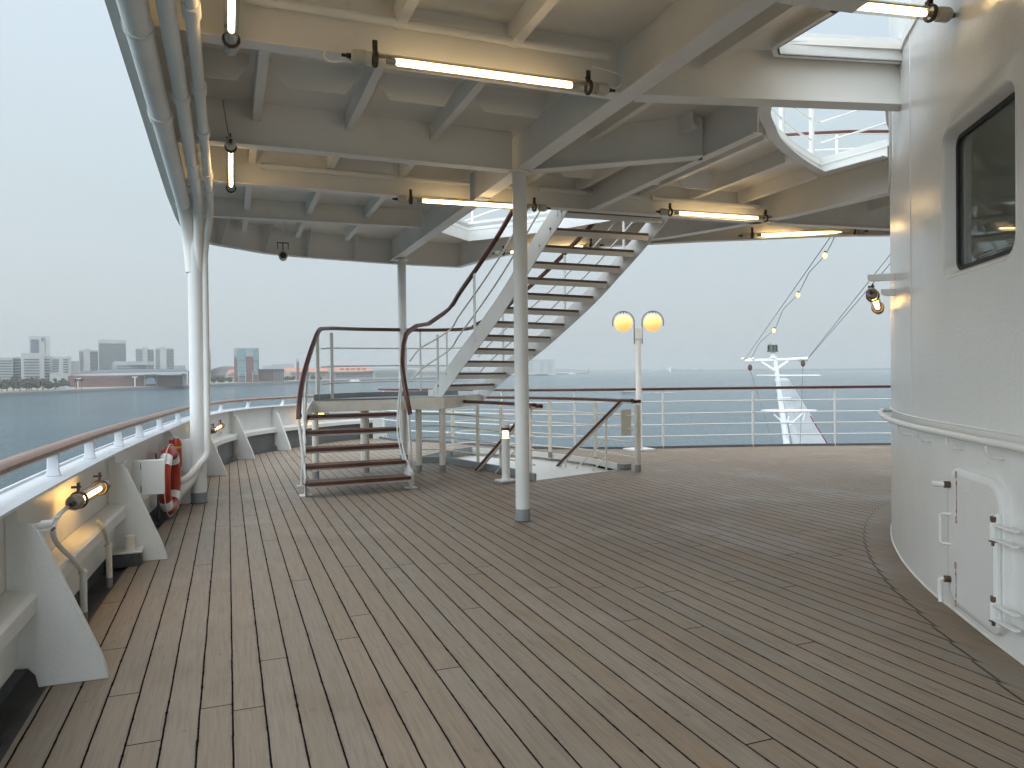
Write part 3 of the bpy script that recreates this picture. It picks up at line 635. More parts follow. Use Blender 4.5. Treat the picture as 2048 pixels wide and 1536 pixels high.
pipe('drain_pipe', bend([(-0.155, -3.5, 3.42), (-0.155, 8.75, 3.42), (-0.165, 9.1, 3.30), (-0.215, 9.36, 3.08), (-0.235, 9.40, 2.9), (-0.235, 9.37, 0.56), (-0.46, 9.20, 0.31), (-0.72, 9.12, 0.27)], 0.07), 0.038, 'thinnest white drain pipe bending down the side pillar to the bulwark',
     [((-0.155, y, 3.42), Yv, 'sleeve') for y in (4.3, 5.45, 6.4, 7.7, 8.4)]+[((-0.235, 9.40, 1.62), (0, 0, 1), 'sleeve')])
fp = MB().tube(spline([(-0.36, 9.36, 0.40), (-0.45, 9.25, 0.26), (-0.56, 9.14, 0.14), (-0.60, 9.10, 0.0)], 5), 0.062, 14).build('foot_fairing', M['white'], lp)
# ------------------------------------------------------------------ fluorescent lamps in clear tubes
def make_lamp(label, L=1.76, lit=1.2, tubemat='tube', r=0.04, hang=0.075, co=0.15, capm='fitting'):
    t = thing('tube_lamp', (0, 0, 0), label, 'lamp', 'lit fluorescent tube lamps')
    MB().tube([(-L/2+0.08, 0, 0), (L/2-0.08, 0, 0)], r, 18, cap=False).build('clear_sleeve', M['sleeve'], t)
    MB().tube([(-lit/2, 0, -0.004), (-lit/2+0.01, 0, -0.004), (lit/2-0.01, 0, -0.004), (lit/2, 0, -0.004)], 0.018, 14, scales=[0.7, 1, 1, 0.7]).build('lit_tube', M[tubemat], t)
    MB().box((0, 0, 0.022), (L-0.3, 0.034, 0.010)).build('reflector', M['fitting'], t)
    for s in (-1, 1):
        c = MB().lathe((s*(L/2-0.12), 0, 0), [(r+0.001, 0.03), (r+0.003, 0.04), (r+0.003, 0.10), (r-0.006, 0.115), (0.018, 0.118)], 18, axis=(s, 0, 0)).build('end_cap', M[capm], t)
        MB().lathe((s*(L/2-0.002), 0, 0), [(0.016, 0), (0.016, 0.02), (0.010, 0.03), (0.010, 0.055)], 12, axis=(s, 0, 0)).build('cable_gland', M['black'], c)
        MB().cyl((s*(lit/2+0.002), 0, -0.004), (s*(lit/2+0.06), 0, -0.004), 0.018, 12).build('tube_holder', M['fitting'], t)
        q = MB().torus((s*(L/2-co), 0, 0), r+0.004, 0.008, (1, 0, 0), 24, 8, sx=1.8); q.box((s*(L/2-co), 0, r+hang/2), (0.03, 0.012, hang)); q.box((s*(L/2-co), 0.012, r+0.035), (0.014, 0.05, 0.014)); q.build('clamp', M['steel'], t)
    return t
lamp = make_lamp('tube lamp under the nearest crossbeam, the largest one lit over the middle of the deck')
def put(o, a, b, lab):
    a = Vector(a); b = Vector(b); o.location = (a+b)/2; o.rotation_euler = (0, -asin((b.z-a.z)/(b-a).length), atan2(b.y-a.y, b.x-a.x)); o['label'] = lab
lamps = [((0.72, 4.55, 3.40), (2.48, 4.55, 3.42), lamp['label']),
         ((1.71, 7.97, 3.385), (3.54, 7.95, 3.41), 'tube lamp that crosses behind the thick middle pillar'),
         ((5.07, 7.95, 3.475), (6.78, 7.93, 3.495), 'tube lamp just right of the top of the stairs'),
         ((7.16, 8.93, 3.48), (8.62, 8.28, 3.51), 'tube lamp on the front edge of the overhead deck near the mast'),
         ((0.048, 6.62, 3.43), (0.058, 8.38, 3.43), 'tube lamp running lengthwise beside the drain pipes, the farther of two'),
         ((0.045, 3.02, 3.43), (0.045, 4.78, 3.43), 'tube lamp running lengthwise beside the drain pipes, cut off by the top of the photo'),
         ((4.12, 11.32, 3.45), (5.35, 10.20, 3.45), 'tube lamp on the front edge of the overhead deck behind the stair treads')]
for i, (a, c, lab) in enumerate(lamps): put(lamp if i == 0 else dup(lamp, (0, 0, 0), 0, lab), a, c, lab)
bl = make_lamp('tube lamp glowing amber inside the bulwark between the two nearest brackets', L=0.86, lit=0.56, tubemat='tubedim', r=0.042, hang=0.06, co=0.135, capm='browncap')
put(bl, P(140, 1010, x=-0.845), P(212, 968, x=-0.80), bl['label'])
b2 = dup(bl, (0, 0, 0), 0, ''); put(b2, P(425, 861, y=11.9)+Vector((0, 0.0, 0)), P(443, 851, y=12.6), 'small tube lamp inside the bulwark just beyond the side pillar')
b3 = dup(bl, (0, 0, 0), 0, ''); put(b3, (1.45, 16.15, 0.66), (2.05, 16.75, 0.66), 'small tube lamp inside the bulwark wall behind the landing steps')
b4 = dup(bl, (0, 0, 0), 0, ''); put(b4, hw(hpos(1.1332)+0.28, 0.16, 2.09), hw(hpos(1.1332)+0.30+0.62, 0.10, 2.03), 'tube lamp on two arms at the left edge of the round house')
b5 = make_lamp('short tube lamp at the opening beside the top of the round house', L=0.9, lit=0.56, co=0.135); put(b5, (3.2, 3.33, 3.57), (4.0, 3.20, 3.57), b5['label'])
# arms carrying that lamp
wa = thing('lamp_arm', hw(hpos(1.1332)+0.1, 0, 2.2), 'white steel arms holding the lamp out from the round house', 'bracket')
s_ = hpos(1.1332)
for z, l in ((2.225, 0.20), (2.10, 0.10)):
    MB().extrude([hw(s_+0.22, 0.0, z-0.03), hw(s_+0.22, l-0.03, z-0.03), hw(s_+0.22, l, z-0.01), hw(s_+0.22, l, z+0.03), hw(s_+0.22, 0.0, z+0.03)], hw(s_+0.235, 0, 0)-hw(s_+0.22, 0, 0)).build('arm', M['wall'], wa, bev=0.003)
# conduits along the beams
def conduit(pts, r, label, cat='conduit', m='ceil'):
    return tag(MB().tube(pts, r, 12).build('conduit', M[m]), label, cat, 'cream conduits along the beams')
conduit([(0.12, 4.68, 3.71), (2.55, 4.68, 3.71)], 0.030, 'cream conduit pipe on the nearest crossbeam above the largest lamp')
conduit([(0.35, 8.14, 3.665), (1.75, 8.14, 3.665)], 0.030, 'cream conduit pipe on the crossbeam left of the middle pillar, longer piece')
conduit([(1.86, 8.14, 3.665), (2.62, 8.14, 3.665)], 0.028, 'cream conduit pipe on the crossbeam left of the middle pillar, short piece')
conduit([(2.9, 8.14, 3.675), (3.3, 8.14, 3.675)], 0.030, 'short cream conduit pipe on the crossbeam just right of the middle pillar')
conduit([(3.48, 8.13, 3.675), (4.85, 8.11, 3.675)], 0.032, 'cream conduit pipe over the stair head on the far crossbeam')
conduit([(5.02, 8.09, 3.675), (6.65, 8.06, 3.675)], 0.032, 'cream conduit pipe above the lamp right of the stairs')
conduit(spline([P(730, 100, y=4.68), P(705, 118, y=4.6), P(660, 123, y=4.6), P(650, 105, y=4.62), P(690, 80, y=4.66), P(712, 68, y=4.68)], 5), 0.007, 'thin looped cable at the left end of the largest lamp', 'cable')
conduit(spline([P(1218, 178, y=4.57), P(1240, 172, y=4.6), P(1240, 150, y=4.63), P(1185, 132, y=4.67)], 5), 0.007, 'thin looped cable at the right end of the largest lamp', 'cable')
conduit(spline([P(458, 272, y=6.6), P(452, 240, y=6.4), P(446, 200, y=6.0)], 5), 0.005, 'thin cable feeding the lengthwise lamp beside the drain pipes', 'cable', 'rope')
conduit(spline([hw(s_+0.30, 0.02, 3.75), hw(s_+0.31, 0.02, 3.4), hw(s_+0.32, 0.02, 3.1), hw(s_+0.5, 0.02, 2.95)], 5), 0.011, 'thin white conduit running down the edge of the round house', 'conduit', 'wall')
# ------------------------------------------------------------------ small camera hanging under the front of the overhead deck
c = P(566, 512, y=11.3)
hc = thing('deck_camera', c, 'small grey cylinder camera with dark lens hanging under the overhead deck', 'camera')
dv = (CAM-c); dv.z = -0.3; dv.normalize()
MB().lathe(c-dv*0.12, [(0.05, 0), (0.062, 0.02), (0.062, 0.2), (0.066, 0.2), (0.066, 0.23), (0.058, 0.23), (0.05, 0.215)], 20, axis=dv).build('housing', M['fitting'], hc)
MB().lathe(c+dv*0.085, [(0.056, 0), (0.056, 0.008), (0.02, 0.015)], 20, axis=dv).build('lens', M['black'], hc)
MB().cyl(c+UZ*0.05, c+UZ*0.19, 0.009, 10).build('stem', M['steel'], hc)
MB().box(c+UZ*0.19, (0.17, 0.03, 0.014)).build('mount_bar', M['steel'], hc)
for s in (-1, 1): MB().cyl(c+UZ*0.10+Vector((s*0.075, 0, 0)), c+UZ*0.19+Vector((s*0.075, 0, 0)), 0.006, 8).build('mount_bolt', M['steel'], hc)
MB().cyl(c+UZ*0.195, (c.x, c.y, ZP), 0.012, 10).build('hanger', M['ceil'], hc)
# ------------------------------------------------------------------ stair landing with its steps
LZ = 1.135
LAND = [(1.14, 10.98), (2.40, 10.95), (3.05, 10.86), (4.14, 12.2), (3.86, 12.48), (2.8, 12.37), (2.0, 12.1), (1.4, 11.45)]
ld = thing('stair_landing', (2.4, 11.4, 0), 'raised white stair landing on legs with five wooden steps and curved handrails', 'stair landing')
MB().prism(LAND, LZ-0.02, LZ).build('platform', M['grey'], ld, smooth=False)
q = MB().sweep([(x, y, LZ-0.175) for x, y in LAND], [(0, 0), (0, 0.172), (0.016, 0.172), (0.016, 0)], closed=True); q.build('fascia', M['cream'], ld, bev=0.003)
MB().sweep([(1.15, 10.975, LZ), (1.41, 11.44, LZ), (2.0, 12.08, LZ), (2.8, 12.35, LZ), (3.7, 12.24, LZ)], [(0.008, 0), (0.008, 0.075), (-0.008, 0.075), (-0.008, 0)]).build('kick_plate', M['grey'], ld)
MB().sweep([(1.16, 10.962, LZ-0.012), (2.39, 10.932, LZ-0.012)], [(0.004, 0), (0.004, 0.016), (-0.012, 0.016), (-0.012, 0)]).build('nosing_strip', M['kick'], ld)
for x, y in ((1.17, 11.02), (1.955, 11.33), (2.72, 11.10), (3.05, 10.95), (2.02, 11.95)):
    lg = MB(); lg.cyl((x, y, 0), (x, y, LZ-0.02), 0.047, 16); l = lg.build('leg', M['cream'], ld); MB().lathe((x, y, 0.001), [(0.0485, 0), (0.0485, 0.10)], 16).build('base_band', M['grey'], l)
# five steps: tread k at height, nosing line left and right
T = [(0.19, 9.16, 0.86, 2.165), (0.38, 9.30, 0.865, 2.13), (0.57, 9.53, 0.885, 2.145), (0.76, 9.90, 0.935, 2.205), (0.945, 10.38, 1.01, 2.28)]
for z, y, xl, xr in T:
    r = MB(); sl_ = (T[0][1])*0; dy = 0.16*(xr-xl)*0.35
    r.bar((xl+0.012, y+0.14, z-0.02), (xr-0.012, y+0.14+dy, z-0.02), 0.27, 0.04); o = r.build('tread', M['tread'], ld, bev=0.008)
    MB().bar((xl+0.013, y+0.003, z-0.02), (xr-0.013, y+0.003+dy, z-0.02), 0.014, 0.042).build('nosing', M['rail'], o, bev=0.004)
    MB().bar((xl+0.012, y+0.16, z-0.056), (xr-0.012, y+0.16+dy, z-0.056), 0.22, 0.030).build('tread_pan', M['white'], o)
for sd in (0, 1):
    xs = [t[2+sd] for t in T]; f = 0 if sd == 0 else 0.065
    line = spline([(xs[0]+0.015-0.02*sd+sd*0.05, 9.42+f+0.03, 0.02), (xs[0], 9.30+f, 0.17), (xs[1], 9.42+f, 0.36), (xs[2], 9.66+f, 0.55), (xs[3], 10.03+f, 0.74), (xs[4], 10.50+f, 0.925), (LAND[sd][0], 10.97, 1.06)], 5)
    MB().sweep(line, [(0.006, -0.085), (0.006, 0.085), (-0.006, 0.085), (-0.006, -0.085)]).build('stringer', M['white'], ld, bev=0.002)
    MB().box((line[0].x, line[0].y-0.02, 0.006), (0.15, 0.13, 0.012)).build('foot_plate', M['white'], ld, bev=0.002)
    MB().box((line[0].x, line[0].y-0.03, 0.05), (0.022, 0.08, 0.09)).build('foot_lug', M['white'], ld, bev=0.003)
def hrail(path, m, parent, w=0.058, h=0.05):
    return MB().sweep(path, [(w/2, -h*0.4), (w/2, h*0.25), (w*0.28, h*0.6), (-w*0.28, h*0.6), (-w/2, h*0.25), (-w/2, -h*0.4), (0, -h*0.55)]).build('handrail', M[m], parent)
# left handrail of the steps, running on as the landing's back rail
lh = spline([P(597, 838, y=9.35), P(599, 800, y=9.45), P(607, 752, y=9.75), P(620, 706, y=10.2), P(634, 668, y=10.75), P(641, 658, y=10.98)], 5)
hrail(lh, 'rail', ld)
bk = spline([P(641, 658, y=10.98), (1.5, 11.55, 2.205), (2.05, 12.14, 2.235), (2.72, 12.4, 2.25)], 6); hrail(bk, 'rail', ld)
bk2 = spline([(2.86, 12.42, 2.25), (3.3, 12.36, 2.25), P(925, 659, d=12.75), P(944, 656, d=12.6)], 5); hrail(bk2, 'rail', ld)
def lerp_rail(pa, fr, base):   # rails below a handrail path at fraction fr of its height above base(p)
    return [Vector((p.x, p.y, base(p)+(p.z-base(p))*fr)) for p in pa]
for fr in (0.22, 0.46, 0.72): MB().tube(lerp_rail(bk, fr, lambda p: LZ), 0.0125, 8).build('rail', M['white'], ld); MB().tube(lerp_rail(bk2, fr, lambda p: LZ), 0.0125, 8).build('rail', M['white'], ld)
for (x, y, z, flat) in ((1.22, 11.13, 2.12, 1), (1.47, 11.5, 2.16, 1), (3.08, 12.38, 2.2, 0), (3.52, 12.28, 2.2, 0)):
    if flat: MB().extrude([(x+a, y+a*1.0, z_) for a, z_ in ((-0.026, LZ), (0.026, LZ), (0.026, z-0.05), (0.016, z-0.02), (-0.016, z-0.02), (-0.026, z-0.05))], (0.011, -0.011, 0)).build('post', M['white'], ld)
    else: MB().cyl((x, y, LZ-0.12), (x, y, z+0.02), 0.016, 10).build('post', M['white'], ld)
# supports of the left handrail
MB().cyl((0.905, 10.3, 0.0), lh[13]-UZ*0.02, 0.020, 10).build('post', M['white'], ld)
MB().cyl((0.895, 9.36, 0.02), lh[0]-UZ*0.0, 0.020, 10).build('post', M['white'], ld)
MB().box((0.905, 10.3, 0.006), (0.12, 0.06, 0.012)).build('foot_plate', M['white'], ld)
for k in (0.42, 0.72): MB().tube(spline([Vector((0.87+0.01*k, 9.38, 0.25+k*0.55)), Vector((0.885, 9.75, 0.75+k*0.6)), Vector((0.95, 10.25, 1.05+k*0.75)), Vector((1.12, 10.9, 1.1+k*0.95))], 5), 0.011, 8).build('rail', M['white'], ld)
# right handrail of the steps, which climbs on along the upper stair
# upper stair, winding slightly
RZ = 0.1765
Rr = [(3.885, 11.68), (3.975, 11.42), (4.09, 11.15), (4.21, 10.86), (4.36, 10.57), (4.49, 10.285), (4.605, 10.01), (4.71, 9.735), (4.81, 9.46), (4.895, 9.195), (4.965, 8.94), (5.035, 8.68), (5.10, 8.42), (5.15, 8.17), (5.19, 7.9), (5.21, 7.63)]
Ll = [(2.92, 10.93), (2.985, 10.72), (3.055, 10.51), (3.125, 10.30), (3.205, 10.09), (3.285, 9.87), (3.36, 9.66), (3.43, 9.45), (3.49, 9.24), (3.545, 9.035), (3.6, 8.83), (3.65, 8.63), (3.71, 8.42), (3.77, 8.215), (3.82, 8.0), (3.86, 7.79)]
SC_ = 1.045; Rr = [(x*SC_, y*SC_) for x, y in Rr]; Ll = [(x*SC_, y*SC_) for x, y in Ll]
zk = lambda k: EYE+SC_*(LZ+0.02+RZ*k-EYE)
us = thing('upper_staircase', (4.3, 10, LZ), 'open white staircase with wooden treads winding up from the landing to the deck above', 'staircase')
NK = 14
for k in range(1, NK):
    a = Vector((*Ll[k], zk(k))); c = Vector((*Rr[k], zk(k))); d = (c-a).normalized(); nb = Vector((d.y, -d.x, 0))   # towards the climb
    r = MB(); hwid = 0.125
    pa, pb = a+d*0.012, c-d*0.012
    wL, wR = 0.10, 0.14
    r.extrude([pa-nb*wL, pb-nb*wR, pb+nb*wR, pa+nb*wL], UZ*-0.034); o = r.build('tread', M['tread'], us, bev=0.006)
    MB().extrude([pa-nb*(wL-0.012)-UZ*0.035, pb-nb*(wR-0.012)-UZ*0.035, pb+nb*(wR-0.004)-UZ*0.035, pa+nb*(wL-0.004)-UZ*0.035], UZ*-0.012).build('tread_pan', M['white'], o)
    MB().extrude([pa+nb*(wL-0.012)-UZ*0.047, pb+nb*(wR-0.012)-UZ*0.047, pb+nb*(wR-0.012)-UZ*0.10, pa+nb*(wL-0.012)-UZ*0.10], nb*0.008).build('pan_flange', M['white'], o)
for pts, nm in ((Ll, 0), (Rr, 1)):
    ln = spline([Vector((x, y, zk(k)-0.035)) for k, (x, y) in enumerate(pts[:NK+1])], 3)
    e0 = ln[0]-(ln[1]-ln[0])*0.6
    MB().sweep([e0]+ln, [(0.007, -0.13), (0.007, 0.13), (-0.007, 0.13), (-0.007, -0.13)]).build('stringer', M['white'], us, bev=0.002)
    MB().box((pts[0][0]-0.02, pts[0][1]+0.06, LZ+0.055), (0.03, 0.17, 0.11), 0.3).build('foot_lug', M['white'], us, bev=0.006)
up_l = [Vector((x, y, zk(k)+0.98)) for k, (x, y) in enumerate(Ll[:NK+1])]; up_r = [Vector((x, y, zk(k)+1.0)) for k, (x, y) in enumerate(Rr[:NK+1])]
rl = spline([P(820, 829, y=9.45), P(813, 790, y=9.47), P(805, 735, y=9.62), P(806, 695, y=9.85)], 5)[:-1]+[P(807, 688, y=9.9), P(812, 669, y=10.05), P(820, 661, y=10.15), P(833, 652, y=10.35), P(857, 648, d=11.0)]
hrail(rl, 'rail', us); hrail(spline([P(857, 648, d=11.0)]+up_l[2:], 3), 'rail', us); hrail(spline([P(944, 656, d=12.6), P(955, 648, d=12.4)]+up_r[2:], 3), 'rail', us)
for fr in (0.30, 0.62):
    MB().tube(spline(([P(820, 722, d=10.6), P(835, 702, d=10.9), P(848, 692, d=11.1)] if fr > 0.5 else [P(821, 762, d=10.6), P(836, 746, d=10.9), P(852, 731, d=11.1)])+[Vector((x, y, zk(k)+0.08+fr*0.92)) for k, (x, y) in enumerate(Ll[:NK+1])][2:], 3), 0.0125, 8).build('rail', M['white'], us)
    MB().tube(spline([Vector((x, y, zk(k)+0.08+fr*0.92)) for k, (x, y) in enumerate(Rr[:NK+1])], 3), 0.0125, 8).build('rail', M['white'], us)
for k in (0.55, 4.7, 9.5, 13):
    i = int(k); f = k-i; x = Ll[i][0]*(1-f)+Ll[i+1][0]*f; y = Ll[i][1]*(1-f)+Ll[i+1][1]*f
    MB().cyl((x, y, zk(k)-0.06), (x, y, zk(k)+0.96 if k > 1 else 2.11), 0.020, 10).build('post', M['white'], us)
for k in (2.2, 6.4, 10.6):
    i = int(k); f = k-i; x = Rr[i][0]*(1-f)+Rr[i+1][0]*f; y = Rr[i][1]*(1-f)+Rr[i+1][1]*f
    MB().cyl((x, y, zk(k)-0.06), (x, y, zk(k)+0.98), 0.020, 10).build('post', M['white'], us)
MB().cyl((2.27, 9.62, 0.02), rl[3]-UZ*0.01, 0.020, 10).build('post', M['white'], us)
for dx in (0.0, 0.035): MB().tube(spline([Vector((2.20+dx, 9.5, 0.1)), Vector((2.10+dx, 9.58, 0.5)), Vector((2.09+dx, 9.70, 0.9)), rl[-6]-UZ*0.1], 5), 0.011, 8).build('rail', M['white'], us)
# ------------------------------------------------------------------ stair well going down, with its guard rails
sw = thing('stairwell', (4.6, 11.2, 0), 'white lined stair well in the deck with a low grey kerb', 'stair well')
cl_ = [(x, y, 0) for x, y in WELL]
q = MB().sweep([(x, y, -2.6) for x, y in WELL], [(0, 0), (0, 2.6), (0.01, 2.6), (0.01, 0)], closed=True); q.build('lining', M['cream'], sw)
MB().prism(WELL, -2.62, -2.6).build('well_floor', M['grey'], sw, smooth=False)
kerb = [WELL[i] for i in (11, 12, 0, 1, 2, 3, 4, 5, 6)]
MB().sweep([(x, y, 0) for x, y in kerb], [(0.03, -0.02), (0.03, 0.10), (-0.015, 0.10), (-0.015, -0.02)]).build('kerb', M['grey'], sw, bev=0.004)
MB().sweep([(x, y, 0) for x, y in [WELL[7], WELL[8], WELL[9], WELL[10], WELL[11]]], [(0.02, -0.02), (0.02, 0.075), (-0.015, 0.075), (-0.015, -0.02)]).build('side_kerb', M['white'], sw, bev=0.004)
MB().box((5.66, 9.98, 0.045), (0.16, 0.16, 0.09), 0.3).build('kerb_end', M['grey'], sw, bev=0.01)
MB().sweep([(3.96, 9.41, 0), (5.60, 9.985, 0)], [(0.012, -0.04), (0.012, 0.007), (-0.012, 0.007), (-0.012, -0.04)]).build('edge_strip', M['white'], sw)
for k in range(9):
    f = Vector((-0.33, 0.944, 0)); a = Vector((3.98, 9.43, 0))+f*(0.25*k+0.05); c = Vector((5.58, 10.0, 0))+f*(0.25*k+0.05); z = -0.19*(k+1)
    MB().extrude([a+UZ*z, c+UZ*z, c+f*0.27+UZ*z, a+f*0.27+UZ*z], UZ*-0.04).build('step', M['tread'], sw)
def near_s(path, x, y):
    return min((k*0.02 for k in range(int(plen(path)/0.02))), key=lambda s: (along(path, s)[0]-Vector((x, y, 0))).length)
lg_path = spline([(3.02, 12.3, 0), (3.34, 12.08, 0), (3.52, 11.7, 0), (3.66, 11.1, 0), (3.8, 10.5, 0), (3.89, 9.95, 0), (3.93, 9.40, 0)], 5)
gl_ = guard('stairwell_rail', lg_path, 0, (0.10+0.12, 0.43, 0.62, 0.82), [0.45, 1.45, 2.12, 3.02], 'cream guard rail on the near side of the stair well by the bollard light', 'guard rail', 'rail', mats='cream', flat=True, top=1.045, group='guard rails round the stair well', rail_w=0.065)
rg_path = spline([(3.6, 12.95, 0), (4.3, 13.4, 0), (4.9, 12.75, 0), (5.25, 12.1, 0), (5.5, 11.5, 0), (5.66, 10.8, 0), (5.70, 10.1, 0), (5.72, 9.62, 0)], 5)
gr_ = guard('stairwell_rail', rg_path, 0, (0.2, 0.42, 0.62, 0.82), [0.35, near_s(rg_path, 5.35, 12.0), near_s(rg_path, 5.65, 10.9), plen(rg_path)-0.05], 'cream guard rail on the far side of the stair well, carrying a blank plate', 'guard rail', 'rail', mats='cream', flat=True, top=1.05, group='guard rails round the stair well', rail_w=0.065)
# handrails running down into the well
f = Vector((-0.33, 0.944, 0))
def down_rail(p0, parent, rails):
    p0 = Vector(p0); pts = [p0+Vector((0.0, -0.30, 0)), p0, p0+f*1.3-UZ*1.02, p0+f*2.6-UZ*2.1]
    hrail(pts, 'rail', parent, w=0.06)
    MB().sweep([p-UZ*0.035 for p in pts], [(0.018, -0.012), (0.018, 0.012), (-0.018, 0.012), (-0.018, -0.012)]).build('rail_flat_bar', M['cream'], parent)
    for h in rails: MB().tube([p0+f*0.35-UZ*(0.28+h), p0+f*1.5-UZ*(1.19+h), p0+f*2.5-UZ*(2.0+h)], 0.012, 8).build('rail', M['cream'], parent)
    for k in (0.34, 1.25): MB().cyl(p0+f*k-UZ*(0.8*k+0.03), p0+f*k-UZ*(0.8*k+1.0), 0.018, 10).build('post', M['cream'], parent)
down_rail((5.62, 9.95, 1.06), gr_, (0.33, 0.62)); down_rail((4.0, 9.62, 1.03), gl_, (0.35,))
pa = P(1262, 845, d=11.6)
tag(MB().box(P(1252, 845, y=9.98), (0.19, 0.012, 0.40), 0.1).build('notice_plate', M['cream'], None, bev=0.004), 'blank cream plate tied to the stair well rail near its right end', 'plate')
# ------------------------------------------------------------------ forward rail along the deck edge
sv = [0.25, 1.15, 2.5]+[s_of_y([Vector((p.y, p.x, 0)) for p in RAILP], x) for x in (5.2, 6.35, 7.95, 9.72, 11.25, 13.0)]
fr_ = guard('forward_rail', RAILP, 0, (0.235, 0.46, 0.68, 0.915), sv, 'long white guard rail with dark wooden handrail along the forward edge of the deck', 'guard rail', 'rail', mats='white', top=1.165, rail_w=0.07, kick=0.045)
for s in (): MB().tube(spline([RAILP[0]+UZ*0.5, RAILP[0]+Vector((0.05, -0.06, 0.30)), RAILP[0]+Vector((0.25, -0.35, 0.14))], 5), 0.014, 8).build('rail', M['white'], fr_)
# ------------------------------------------------------------------ twin globe deck lamp
bx, by = 7.34, 12.36
tl = thing('twin_globe_lamp', (bx, by, 0), 'white lamp post with two lit yellow globes standing at the forward rail', 'lamp post')
MB().box((bx, by, 0.02), (0.46, 0.42, 0.04), 0.1).build('base_plate', M['white'], tl, bev=0.006)
MB().tube([(bx, by, 0.04), (bx, by, 0.07), (bx, by, 0.09), (bx, by, 2.25)], 0.062, 20, scales=[1.2, 1.2, 1, 0.74]).build('pole', M['cream'], tl)
MB().box((bx, by, 2.235), (0.14, 0.10, 0.22), -0.35).build('bracket_block', M['cream'], tl, bev=0.008)
for s in (-1, 1):
    d = RH*s; c = Vector((bx, by, 0)); arc = [c+d*0.075+UZ*2.04, c+d*0.075+UZ*2.40]+[c+d*(0.28-0.205*cos(radians(a)))+UZ*(2.46+0.205*sin(radians(a))) for a in range(0, 181, 12)]+[c+d*0.485+UZ*2.38]
    ar = MB().tube(arc, 0.011, 10).build('arm', M['rope'], tl)
    g0 = c+d*0.28+UZ*2.44
    gb_ = MB().ball(g0, 0.172, 24, 14).build('globe', M['globe'], tl)
    MB().lathe(g0+UZ*0.145, [(0.095, 0), (0.095, 0.018), (0.06, 0.03)], 20).build('globe_cap', M['white'], gb_)
    for k in (-0.05, 0, 0.05): MB().cyl(g0+d*k+UZ*0.17, g0+d*k+UZ*0.215, 0.010, 8).build('cap_bolt', M['black'], ar)
# ------------------------------------------------------------------ bollard light
x, y = 3.52, 9.44
bo = thing('bollard_light', (x, y, 0), 'white bollard light with glowing band and brown top ring beside the stair well', 'bollard light')
MB().box((x, y, 0.012), (0.27, 0.23, 0.024), 0.25).build('base_plate', M['grey'], bo, bev=0.004); MB().box((x, y, 0.033), (0.24, 0.20, 0.018), 0.25).build('base_flange', M['white'], bo, bev=0.003)
MB().lathe((x, y, 0.04), [(0.068, 0), (0.06, 0.02), (0.056, 0.03), (0.056, 0.56)], 24).build('post', M['white'], bo)
ln = MB().lathe((x, y, 0.602), [(0.030, 0), (0.036, 0.02), (0.036, 0.09), (0.028, 0.108)], 20).build('lit_core', M['tube'], bo)
MB().lathe((x, y, 0.60), [(0.057, 0), (0.057, 0.115)], 24).build('clear_band', M['sleeve'], bo)
for z in (0.60, 0.636, 0.68, 0.712): MB().torus((x, y, z), 0.058, 0.0035, (0, 0, 1), 28, 6).build('guard_ring', M['cream'], bo)
MB().lathe((x, y, 0.715), [(0.058, 0), (0.060, 0.004), (0.060, 0.03), (0.058, 0.034)], 24).build('top_ring', M['rail'], bo)
MB().lathe((x, y, 0.75), [(0.056, 0), (0.057, 0.035), (0.05, 0.045)], 24).build('cap', M['cream'], bo)
# ------------------------------------------------------------------ lifebuoy and its fittings
bc = Vector((-0.585, 8.55, 0.395)); an = radians(6); ax = Vector((cos(an), -sin(an), 0)); ay = Vector((sin(an), cos(an), 0))
lb = thing('lifebuoy', bc, 'orange lifebuoy with silver reflective bands standing against the bulwark', 'lifebuoy')
MB().torus(bc, 0.30, 0.062, ax, 48, 16, sx=0.95).build('ring', M['orange'], lb)
def arcband(R, r, t0, t1, n=8, sec=16):
    q = MB(); vs = []
    for i in range(n+1):
        t = t0+(t1-t0)*i/n; d = ay*cos(t)+UZ*sin(t)
        for j in range(sec): a = 2*pi*j/sec; vs.append(bc+d*(R+r*cos(a))+ax*(r*0.95*sin(a)))
    q.add(vs, [(i*sec+j, i*sec+(j+1) % sec, (i+1)*sec+(j+1) % sec, (i+1)*sec+j) for i in range(n) for j in range(sec)]); return q
for t in (45, 135, 225, 315): arcband(0.30, 0.0645, radians(t-11), radians(t+11)).build('reflective_band', M['reflect'], lb)
gp = []
for k in range(65):
    t = 2*pi*k/64; d = ay*cos(t)+UZ*sin(t); gp.append(bc+d*(0.372+0.012*abs(sin(2*t)))+ax*0.012)
MB().tube(gp, 0.0055, 6).build('grab_line', M['cream'], lb)
bs = thing('buoy_stand', bc-UZ*0.36, 'small dark steel bracket holding the lifebuoy upright on the deck', 'bracket')
for s in (-0.16, 0.16): MB().tube([bc+ay*s-ax*0.085-UZ*0.39, bc+ay*s-ax*0.085-UZ*0.05, bc+ay*s-ax*0.10+UZ*0.30], 0.010, 8).build('upright', M['rope'], bs)
MB().torus(bc-UZ*0.37-ax*0.02, 0.10, 0.008, ax, 24, 8).build('rope_hoop', M['rope'], bs)
sc_ = bc+Vector((0.03, 0.62, 0.225))
sg = thing('smoke_signal', sc_, 'dark red lifebuoy signal canister with yellow band beside the side pillar', 'signal canister')
MB().lathe(sc_-UZ*0.17, [(0.045, 0), (0.056, 0.02), (0.056, 0.27), (0.045, 0.31), (0.03, 0.335)], 20).build('canister', M['orange'], sg)
MB().lathe(sc_+UZ*0.055, [(0.0575, 0), (0.0575, 0.022)], 20).build('yellow_band', paint('yellow_tape', (0.6, 0.42, 0.03), 0.5), sg)
MB().box(sc_-UZ*0.02-Vector((0.06, -0.02, 0)), (0.02, 0.10, 0.34)).build('holder', M['redpaint'], sg, bev=0.004)
